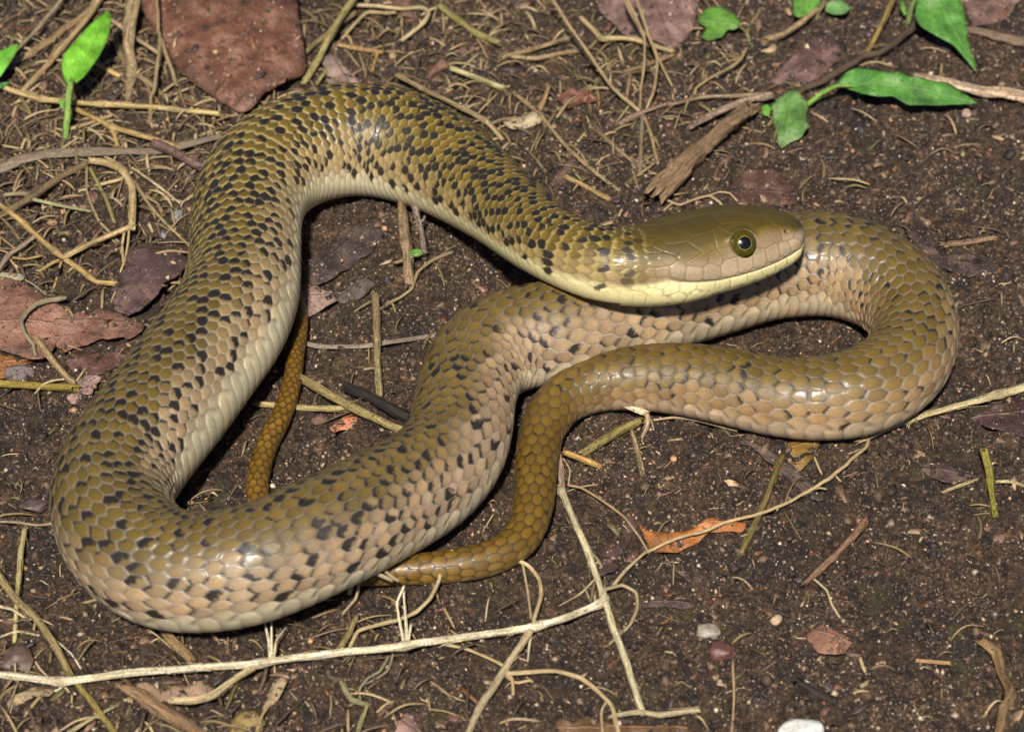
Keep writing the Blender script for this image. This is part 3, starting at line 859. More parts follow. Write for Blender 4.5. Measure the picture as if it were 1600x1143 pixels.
# ------------------------------------------------------------------ dead leaves
RED = (.155, .070, .048); PURP = (.070, .046, .050); DRED = (.085, .040, .032)
leaf('dead_leaf', 'big glossy reddish brown dead leaf arching behind the upper coil', 'brown_leaf',
     [(205, -12, 30), (240, 45, 26), (262, 82, 22), (285, 118, 18), (330, 150, 14), (377, 178, 12), (400, 165, 18), (412, 146, 24), (445, 128, 28), (476, 114, 26), (479, 98, 30), (470, 40, 36), (463, -14, 36)],
     ((330, -60), (400, 170)), (.125, .052, .029), bulge=20, ruff=5, jag=1.2, cell=7)
leaf('dead_leaf', 'smooth reddish brown leaf with pale midrib under a grey curled tendril', 'brown_leaf',
     [(-14, 428, 14), (30, 438, 18), (62, 456, 16), (92, 474, 12), (112, 490, 8), (98, 515, 6), (84, 545, 12), (70, 560, 14), (48, 562, 14), (15, 550, 12), (-14, 542, 10)],
     ((-20, 512), (100, 514)), (.20, .095, .062), bulge=8, ruff=2, jag=.5)
leaf('dead_leaf', 'orange brown leaf underside showing below the pale midrib leaf', 'orange_leaf',
     [(-14, 549, 2), (20, 556, 6), (52, 566, 7), (30, 574, 4), (5, 590, 2), (-14, 592, 2)], ((-14, 570), (50, 566)), (.22, .09, .025), bulge=2)
leaf('dead_leaf', 'dark purple brown leaf scrap with a curled raised rim beside the thick coil', 'dark_leaf',
     [(175, 478, 10), (181, 440, 12), (204, 389, 8), (250, 388, 10), (284, 396, 16), (296, 410, 20), (284, 428, 24), (262, 442, 26), (250, 455, 26), (238, 472, 22), (222, 484, 20), (200, 494, 16), (190, 488, 12)],
     ((190, 480), (280, 400)), PURP, bulge=6, ruff=2.5, jag=.8)
leaf('dead_leaf', 'pinkish brown torn leaf with one toothed edge and dark midrib', 'torn_leaf',
     [(70, 500, 9), (80, 492, 10), (112, 489, 9), (150, 481, 8), (186, 489, 8), (228, 507, 9), (214, 524, 12), (198, 531, 15), (192, 524, 12), (180, 528, 16), (160, 528, 16), (142, 536, 14), (126, 540, 12), (100, 551, 9), (84, 538, 8), (72, 524, 8)],
     ((70, 508), (225, 512)), (.175, .085, .06), bulge=5, ruff=1.5, jag=1.3)
leaf('dead_leaf', 'dull dark red leaf half buried under the toothed torn leaf', 'torn_leaf',
     [(104, 562, 2), (140, 552, 3), (188, 538, 3), (220, 520, 4), (224, 535, 3), (180, 572, 3), (140, 592, 3), (116, 590, 2)], ((104, 570), (220, 530)), DRED, bulge=2)
leaf('bark_chip', 'grey purple bark chip below the orange brown leaf underside', 'bark',
     [(6, 576, 5), (30, 568, 9), (52, 572, 8), (56, 584, 5), (30, 594, 4), (10, 592, 3)], ((6, 580), (55, 580)), (.17, .13, .125), cat='bark', group=None, bulge=5, thick=5, jag=1.2)
leaf('dead_leaf', 'dusty pink grey leaf scrap on the soil touching the olive yellow stem end', 'torn_leaf',
     [(100, 615, 3), (118, 596, 5), (150, 582, 4), (160, 590, 4), (140, 618, 4), (116, 632, 3)], ((100, 620), (150, 588)), (.25, .16, .135), bulge=2)
leaf('dead_leaf', 'mauve brown dead leaf at the tangle of thin grass stalks behind the neck', 'torn_leaf',
     [(926, -14, 8), (934, 14, 10), (950, 30, 12), (965, 42, 13), (974, 55, 11), (1000, 58, 9), (1030, 66, 7), (1050, 78, 6), (1072, 62, 7), (1084, 40, 8), (1096, -14, 8)],
     ((1000, -40), (1050, 78)), (.165, .098, .085), bulge=6, ruff=3, jag=1.2)
leaf('dead_leaf', 'small curled brown leaf between pale looping straws', 'brown_leaf',
     [(600, -14, 12), (612, 4, 14), (625, 24, 10), (657, 31, 6), (648, 12, 10), (636, -14, 14)], ((615, -14), (650, 30)), (.12, .058, .04), bulge=4)
leaf('dead_leaf', 'pinkish grey rough leaf scrap wedged against the top of the arched coil', 'torn_leaf',
     [(505, 92, 14), (514, 82, 16), (530, 88, 14), (545, 108, 10), (562, 130, 6), (530, 140, 4), (512, 128, 6)], ((510, 85), (545, 135)), (.20, .14, .115), bulge=4, jag=1.6)
leaf('dead_leaf', 'little folded brown leaf beside the short pale straw stub', 'brown_leaf',
     [(662, 122, 2), (674, 106, 6), (692, 88, 16), (706, 104, 10), (690, 116, 6), (672, 134, 2)], ((664, 128), (696, 92)), (.14, .066, .042), bulge=2)
leaf('dead_leaf', 'pinkish grey crumbling leaf poking out beneath the thick coil', 'torn_leaf',
     [(462, 446, 8), (492, 444, 12), (514, 454, 14), (526, 470, 12), (508, 482, 14), (496, 490, 10), (470, 500, 6)], ((465, 470), (526, 470)), (.22, .145, .12), bulge=4, jag=1.8)
leaf('dead_leaf', 'bright orange curled leaf scrap twisted around a thin root', 'orange_leaf',
     [(996, 813, 10), (1010, 826, 14), (1034, 831, 14), (1058, 830, 10), (1082, 826, 8), (1100, 813, 14), (1120, 806, 20), (1140, 812, 14), (1158, 816, 12), (1168, 818, 18), (1160, 832, 14), (1136, 828, 10), (1110, 832, 6), (1086, 850, 3), (1060, 862, 2), (1018, 863, 3), (1010, 848, 6)],
     ((996, 835), (1168, 822)), (.34, .115, .022), bulge=5, ruff=4, jag=.8)
leaf('dead_leaf', 'flat reddish brown leaf scrap on open soil with a ragged lower edge', 'brown_leaf',
     [(1257, 990, 4), (1268, 982, 6), (1286, 974, 8), (1304, 984, 8), (1322, 994, 8), (1337, 1002, 8), (1328, 1010, 7), (1322, 1020, 6), (1312, 1018, 8), (1300, 1022, 6), (1284, 1021, 5), (1270, 1010, 4)],
     ((1262, 986), (1330, 1008)), (.21, .10, .062), bulge=3, jag=3.2)
leaf('dead_leaf', 'long dark grey leaf strip pressed into soil below the lower loop', 'dark_leaf',
     [(1152, 684, 2), (1180, 686, 4), (1212, 706, 5), (1238, 728, 4), (1262, 752, 4), (1284, 782, 3), (1262, 778, 3), (1232, 752, 3), (1206, 726, 4), (1176, 700, 4)], ((1155, 688), (1280, 780)), (.075, .06, .055), bulge=2)
leaf('dead_leaf', 'small dark purple leaf lying beside the upright olive stalk', 'dark_leaf',
     [(1436, 730, 3), (1458, 720, 5), (1482, 720, 6), (1504, 734, 5), (1536, 746, 4), (1510, 752, 4), (1478, 756, 4), (1456, 746, 3)], ((1436, 734), (1536, 748)), (.05, .034, .036), bulge=3, jag=1.4)
leaf('dead_leaf', 'dark glossy brown leaf lying under the long pale straw', 'brown_leaf',
     [(1512, 652, 3), (1545, 636, 5), (1580, 622, 5), (1615, 612, 4), (1615, 690, 4), (1580, 676, 6), (1545, 668, 5)], ((1512, 655), (1615, 645)), (.055, .026, .022), bulge=4)
leaf('dead_leaf', 'pale pinkish leaf flake partly buried beside the forked straw stem foot', 'torn_leaf',
     [(604, 1112, 3), (628, 1106, 5), (648, 1118, 6), (662, 1148, 5), (612, 1152, 3)], ((606, 1115), (655, 1150)), (.24, .145, .12), bulge=3)
leaf('dead_leaf', 'mottled brown leaf below the short pale cross straw', 'orange_leaf',
     [(862, 1136, 3), (876, 1124, 5), (896, 1130, 6), (918, 1118, 6), (950, 1130, 8), (976, 1134, 5), (992, 1124, 8), (1030, 1136, 6), (1052, 1128, 5), (1078, 1140, 4), (1066, 1160, 4), (860, 1160, 3)], ((862, 1140), (1080, 1138)), (.11, .062, .025), bulge=3, jag=4, ruff=5)
leaf('dead_leaf', 'thin dark purple leaf strip near the crossing of the straw stems', 'dark_leaf',
     [(996, 940, 3), (1020, 930, 6), (1050, 932, 6), (1088, 944, 4), (1072, 954, 6), (1040, 946, 7), (1012, 950, 5)], ((996, 942), (1088, 946)), (.060, .040, .040), bulge=3)
leaf('dead_leaf', 'narrow dark brown leaf strip below the orange curled leaf scrap', 'dark_leaf',
     [(1048, 892, 3), (1070, 890, 5), (1096, 898, 6), (1120, 890, 6), (1142, 892, 4), (1118, 904, 5), (1082, 908, 5)], ((1048, 895), (1142, 895)), (.065, .046, .042), bulge=3)
leaf('dead_leaf', 'wide dull brown leaf piece behind the downward hanging green leaf', 'torn_leaf',
     [(1506, -14, 6), (1512, 30, 7), (1520, 44, 6), (1560, 36, 6), (1580, 20, 6), (1600, -14, 5)], ((1510, 10), (1590, 0)), (.17, .10, .08), bulge=4)
leaf('dead_leaf', 'small triangular brown leaf beside a straw stub above the neck', 'brown_leaf',
     [(858, 292, 2), (872, 270, 8), (896, 244, 14), (896, 264, 8), (880, 288, 3)], ((860, 290), (896, 248)), (.11, .06, .048), bulge=2)
leaf('dead_leaf', 'dark reddish leaf flattened on soil beside the broken wood stick', 'torn_leaf',
     [(1136, 290, 2), (1170, 262, 4), (1212, 264, 5), (1250, 296, 4), (1246, 318, 4), (1200, 322, 4), (1150, 322, 3)], ((1136, 300), (1250, 305)), (.075, .036, .026), bulge=3)
leaf('dead_leaf', 'purple brown leaf flattened behind the jagged dusty green leaf', 'torn_leaf',
     [(1200, 128, 2), (1230, 96, 4), (1270, 54, 4), (1306, 62, 5), (1318, 90, 4), (1280, 120, 4), (1240, 142, 3)], ((1200, 130), (1310, 70)), (.12, .066, .060), bulge=3)
leaf('dead_leaf', 'mossy yellow brown leaf under the lower loop beside the olive stalk', 'orange_leaf',
     [(1226, 694, 2), (1250, 680, 3), (1284, 682, 4), (1274, 712, 3), (1250, 738, 2), (1232, 726, 2)], ((1228, 700), (1280, 690)), (.18, .105, .02), bulge=2)
leaf('dead_leaf', 'orange red leaf crumb on bare soil between the tail tip and the coil', 'orange_leaf',
     [(513, 668, 3), (524, 658, 5), (540, 650, 6), (558, 648, 5), (558, 660, 4), (544, 670, 3), (522, 676, 3)], ((515, 670), (558, 652)), (.40, .14, .06), bulge=3, jag=1.2)
leaf('dead_leaf', 'small mauve leaf crumb beside the orange red leaf crumb', 'torn_leaf',
     [(484, 654, 2), (494, 646, 4), (512, 646, 5), (508, 658, 3), (492, 664, 2)], ((485, 656), (510, 650)), (.15, .08, .065), bulge=2)
leaf('dead_leaf', 'yellowing leaf below the dried hanging bract', 'orange_leaf',
     [(362, 1126, 4), (378, 1108, 7), (398, 1108, 8), (412, 1126, 6), (410, 1152, 5), (364, 1152, 4)], ((366, 1140), (400, 1110)), (.19, .14, .04), bulge=2, jag=3.5, ruff=5)
leaf('dead_leaf', 'grey tan crumpled bract on the branch of the long pale straw', 'dark_leaf',
     [(214, 1062, 14), (236, 1066, 16), (252, 1080, 12), (290, 1066, 20), (318, 1066, 22), (340, 1078, 18), (322, 1092, 12), (280, 1096, 10), (244, 1098, 8), (226, 1082, 10)], ((216, 1075), (336, 1082)), (.20, .15, .10), bulge=1, ruff=8, jag=4)
leaf('dead_leaf', 'dried tan bract hanging below a node of the long pale straw', 'torn_leaf',
     [(408, 1112, 4), (414, 1092, 6), (426, 1072, 10), (440, 1056, 14), (447, 1064, 14), (442, 1080, 10), (424, 1100, 6)], ((410, 1108), (442, 1062)), (.30, .22, .12), bulge=1, jag=3, ruff=5)
leaf('dead_leaf', 'pale curled bract scrap below a joint of the straw runner', 'torn_leaf',
     [(8, 1100, 6), (22, 1082, 12), (54, 1072, 16), (86, 1072, 14), (82, 1084, 10), (50, 1090, 8), (26, 1100, 6)], ((10, 1095), (85, 1078)), (.30, .22, .12), bulge=1, jag=3, ruff=6)
leaf('dead_leaf', 'greyish green dried leaf tip above the pale midrib leaf', 'torn_leaf',
     [(-14, 424, 6), (14, 424, 9), (42, 430, 10), (38, 438, 8), (10, 438, 6), (-14, 434, 5)], ((-14, 430), (42, 434)), (.25, .24, .15), bulge=2)
leaf('dead_leaf', 'crumpled tan bract lying in tangled stalks above the arched coil', 'torn_leaf',
     [(786, 190, 8), (806, 184, 10), (830, 174, 14), (848, 176, 14), (846, 192, 10), (826, 200, 6), (800, 202, 5)], ((788, 195), (846, 182)), (.33, .26, .16), bulge=4, ruff=4)
leaf('dead_leaf', 'red brown rotting leaf among stalks between the two brown leaves', 'torn_leaf',
     [(868, 150, 3), (890, 136, 6), (918, 140, 7), (944, 160, 5), (910, 162, 4), (880, 172, 3)], ((870, 160), (940, 152)), (.13, .045, .026), bulge=4, ruff=4)
leaf('dead_leaf', 'dark brown rotting leaf under the fork of straw near the tail', 'dark_leaf',
     [(930, 880, 2), (948, 842, 4), (972, 800, 5), (990, 776, 4), (994, 802, 4), (984, 850, 4), (962, 890, 3), (940, 900, 2)], ((936, 895), (990, 780)), (.060, .036, .036), bulge=3)
leaf('dead_leaf', 'long black brown rotting leaf inside the upper arch', 'dark_leaf',
     [(470, 420, 3), (500, 388, 6), (548, 350, 8), (590, 340, 8), (606, 356, 7), (580, 392, 8), (540, 426, 8), (500, 446, 6), (476, 446, 3)], ((470, 436), (600, 350)), (.040, .034, .034), bulge=6, ruff=5)
leaf('dead_leaf', 'dark charcoal leaf lump inside the arch beside the mouldy twig', 'dark_leaf',
     [(524, 462, 4), (540, 446, 10), (566, 432, 14), (586, 438, 10), (578, 456, 8), (556, 468, 6), (534, 474, 4)], ((526, 466), (584, 440)), (.050, .048, .046), bulge=7, ruff=4)
leaf('dead_leaf', 'dark purplish leaf sunk in soil along the outside of the narrow loop', 'dark_leaf',
     [(1400, 330, 2), (1440, 372, 3), (1472, 398, 4), (1520, 396, 4), (1560, 420, 3), (1590, 446, 2), (1530, 434, 3), (1484, 424, 3), (1440, 410, 2)], ((1400, 340), (1590, 440)), (.045, .033, .034), bulge=3)

# ------------------------------------------------------------------ green plants
p = empty('seedling', gpt(103, 218, 0))
leaf_mesh('leaf', 'green_leaf', [(108, 136, 62), (100, 124, 64), (96, 104, 68), (100, 84, 76), (118, 64, 84), (140, 40, 92), (160, 22, 96), (171, 14, 96), (174, 30, 92), (171, 54, 84), (160, 80, 74), (146, 102, 68), (130, 122, 64), (114, 134, 62)],
          ((110, 136, 62), (170, 18, 96)), (.115, .32, .015), parent=p, bulge=4, ruff=1.5, jag=.3, cell=5, fold=.3)
tube('stalk', 'stem', [(102, 218, 0), (105, 180, 24), (107, 150, 48), (111, 130, 64)], 9, (.20, .34, .06), parent=p)
leaf_mesh('leaf_bud', 'green_leaf', [(90, 158, 40), (96, 154, 42), (104, 168, 32), (100, 174, 30)], ((90, 158, 40), (104, 172, 30)), (.12, .30, .03), parent=p, bulge=1, cell=3)
tag(p, 'bright green seedling with one upright leaf on a pale stalk', 'plant')
p = empty('seedling', gpt(4, 140, 0))
leaf_mesh('leaf', 'green_leaf', [(-26, 122, 30), (-20, 92, 40), (6, 76, 48), (31, 66, 54), (22, 88, 46), (10, 106, 40), (0, 120, 34)], ((-24, 122, 30), (30, 68, 54)), (.105, .33, .02), parent=p, bulge=3, jag=.3, cell=5)
leaf_mesh('leaf', 'green_leaf', [(-24, 134, 18), (4, 128, 24), (18, 128, 24), (2, 138, 20), (-20, 144, 16)], ((-24, 138, 18), (18, 128, 24)), (.045, .17, .035), parent=p, bulge=2, jag=.3, cell=4)
tube('stalk', 'stem', [(-14, 160, 0), (-20, 140, 14), (-22, 126, 28)], 7, (.15, .28, .05), parent=p)
tag(p, 'green seedling with a darker second leaf low among the slanting straws', 'plant')
p = empty('creeping_plant', gpt(1250, 200, 0))
leaf_mesh('leaf', 'dusty_green_leaf', [(1304, 134, 36), (1318, 116, 46), (1338, 107, 52), (1362, 110, 54), (1384, 113, 54), (1402, 112, 56), (1424, 120, 52), (1450, 126, 48), (1480, 130, 44), (1500, 142, 38), (1530, 160, 28), (1500, 163, 28), (1470, 166, 30), (1440, 166, 32), (1416, 164, 34), (1396, 152, 40), (1370, 152, 40), (1346, 148, 40), (1326, 138, 38)],
          ((1305, 134, 36), (1530, 160, 28)), (.052, .185, .018), parent=p, bulge=5, ruff=2.5, jag=.5, cell=6, fold=.4)
leaf_mesh('leaf', 'dusty_green_leaf', [(1208, 162, 26), (1230, 142, 32), (1248, 140, 34), (1256, 152, 32), (1264, 164, 28), (1260, 184, 22), (1266, 196, 20), (1254, 212, 16), (1220, 234, 8), (1214, 212, 12), (1206, 190, 18)],
          ((1240, 145, 33), (1222, 232, 8)), (.075, .175, .032), parent=p, bulge=4, ruff=2, jag=1.8, cell=5)['label'] = 'jagged dusty green leaf with grey blotches'
leaf_mesh('leaf', 'green_leaf', [(1188, 170, 18), (1196, 162, 22), (1206, 168, 20), (1202, 182, 14), (1192, 180, 14)], ((1190, 175, 16), (1204, 168, 20)), (.10, .28, .03), parent=p, bulge=2, jag=.3, cell=4)
tube('stalk', 'stem', [(1254, 170, 16), (1280, 148, 28), (1308, 134, 38), (1330, 134, 42)], 8, (.19, .36, .05), parent=p, w2=5)
tube('stalk', 'stem', [(1250, 215, 0), (1252, 190, 10), (1256, 166, 22)], 8, (.17, .24, .06), parent=p)
tag(p, 'creeping green plant with one long wavy leaf and one jagged dusty leaf', 'plant')
p = empty('creeping_plant', gpt(1440, 30, 0))
leaf_mesh('leaf', 'dusty_green_leaf', [(1432, -14, 60), (1430, 30, 54), (1440, 44, 50), (1462, 56, 44), (1490, 72, 34), (1508, 92, 22), (1526, 113, 10), (1524, 96, 16), (1514, 70, 28), (1510, 40, 42), (1508, 20, 50), (1496, -14, 60)],
          ((1455, -14, 60), (1526, 112, 10)), (.060, .195, .022), parent=p, bulge=4, ruff=1.5, jag=.4, cell=6, fold=.3)
leaf_mesh('leaf_bud', 'green_leaf', [(1404, 4, 30), (1412, 0, 34), (1418, 22, 24), (1412, 24, 22)], ((1408, 0, 32), (1416, 24, 22)), (.12, .30, .03), parent=p, bulge=1, cell=4)
tube('stalk', 'stem', [(1418, 40, 0), (1424, 10, 30), (1440, -14, 55)], 8, (.14, .20, .05), parent=p)
tag(p, 'broad green leaf with a yellow tip hanging down towards the soil', 'plant')
p = empty('creeping_plant', gpt(1150, 60, 0))
leaf_mesh('leaf', 'dusty_green_leaf', [(1090, 28, 28), (1106, 12, 34), (1128, 10, 36), (1146, 20, 32), (1160, 38, 24), (1150, 46, 22), (1136, 46, 22), (1130, 58, 16), (1108, 64, 14), (1096, 58, 16), (1106, 42, 22), (1096, 40, 24)],
          ((1092, 30, 28), (1158, 40, 24)), (.070, .19, .015), parent=p, bulge=4, jag=1.2, cell=5)
tube('stalk', 'stem', [(1172, 66, 0), (1166, 50, 12), (1154, 40, 24)], 5, (.20, .18, .07), parent=p)
tag(p, 'small lobed green leaf bitten at its edge behind the thin stalks', 'plant')
p = empty('creeping_plant', gpt(1270, 30, 0))
leaf_mesh('leaf', 'dusty_green_leaf', [(1240, 22, 24), (1238, -14, 36), (1284, -14, 38), (1280, 8, 30), (1262, 22, 22), (1248, 28, 20)], ((1244, 26, 22), (1270, -14, 36)), (.085, .26, .022), parent=p, bulge=3, jag=.5, cell=5)
leaf_mesh('leaf', 'dusty_green_leaf', [(1288, 16, 22), (1292, 2, 28), (1312, -2, 30), (1332, 12, 24), (1320, 22, 20), (1300, 22, 20)], ((1288, 18, 22), (1330, 12, 24)), (.075, .19, .04), parent=p, bulge=3, jag=.6, cell=5)
tube('stalk', 'stem', [(1276, 34, 0), (1278, 22, 12), (1286, 10, 26)], 5, (.20, .20, .07), parent=p)
tag(p, 'low green plant with two rounded leaves above the tan bent stem', 'plant')
p = empty('grass_bract', gpt(620, 415, 0))
leaf_mesh('leaf', 'dusty_green_leaf', [(636, 400, 24), (642, 390, 28), (656, 388, 28), (663, 396, 24), (650, 402, 22)], ((636, 400, 24), (662, 394, 26)), (.09, .22, .035), parent=p, bulge=2, cell=3.5, jag=.6)['label'] = 'small green leaf tip'
tube('stalk', 'straw', [(616, 411, 16), (634, 404, 20), (650, 398, 22)], 7, TAN, parent=p, flat=.4)
tag(p, 'tan bract with a small green tip across the forked twigs inside the arch', 'bract')

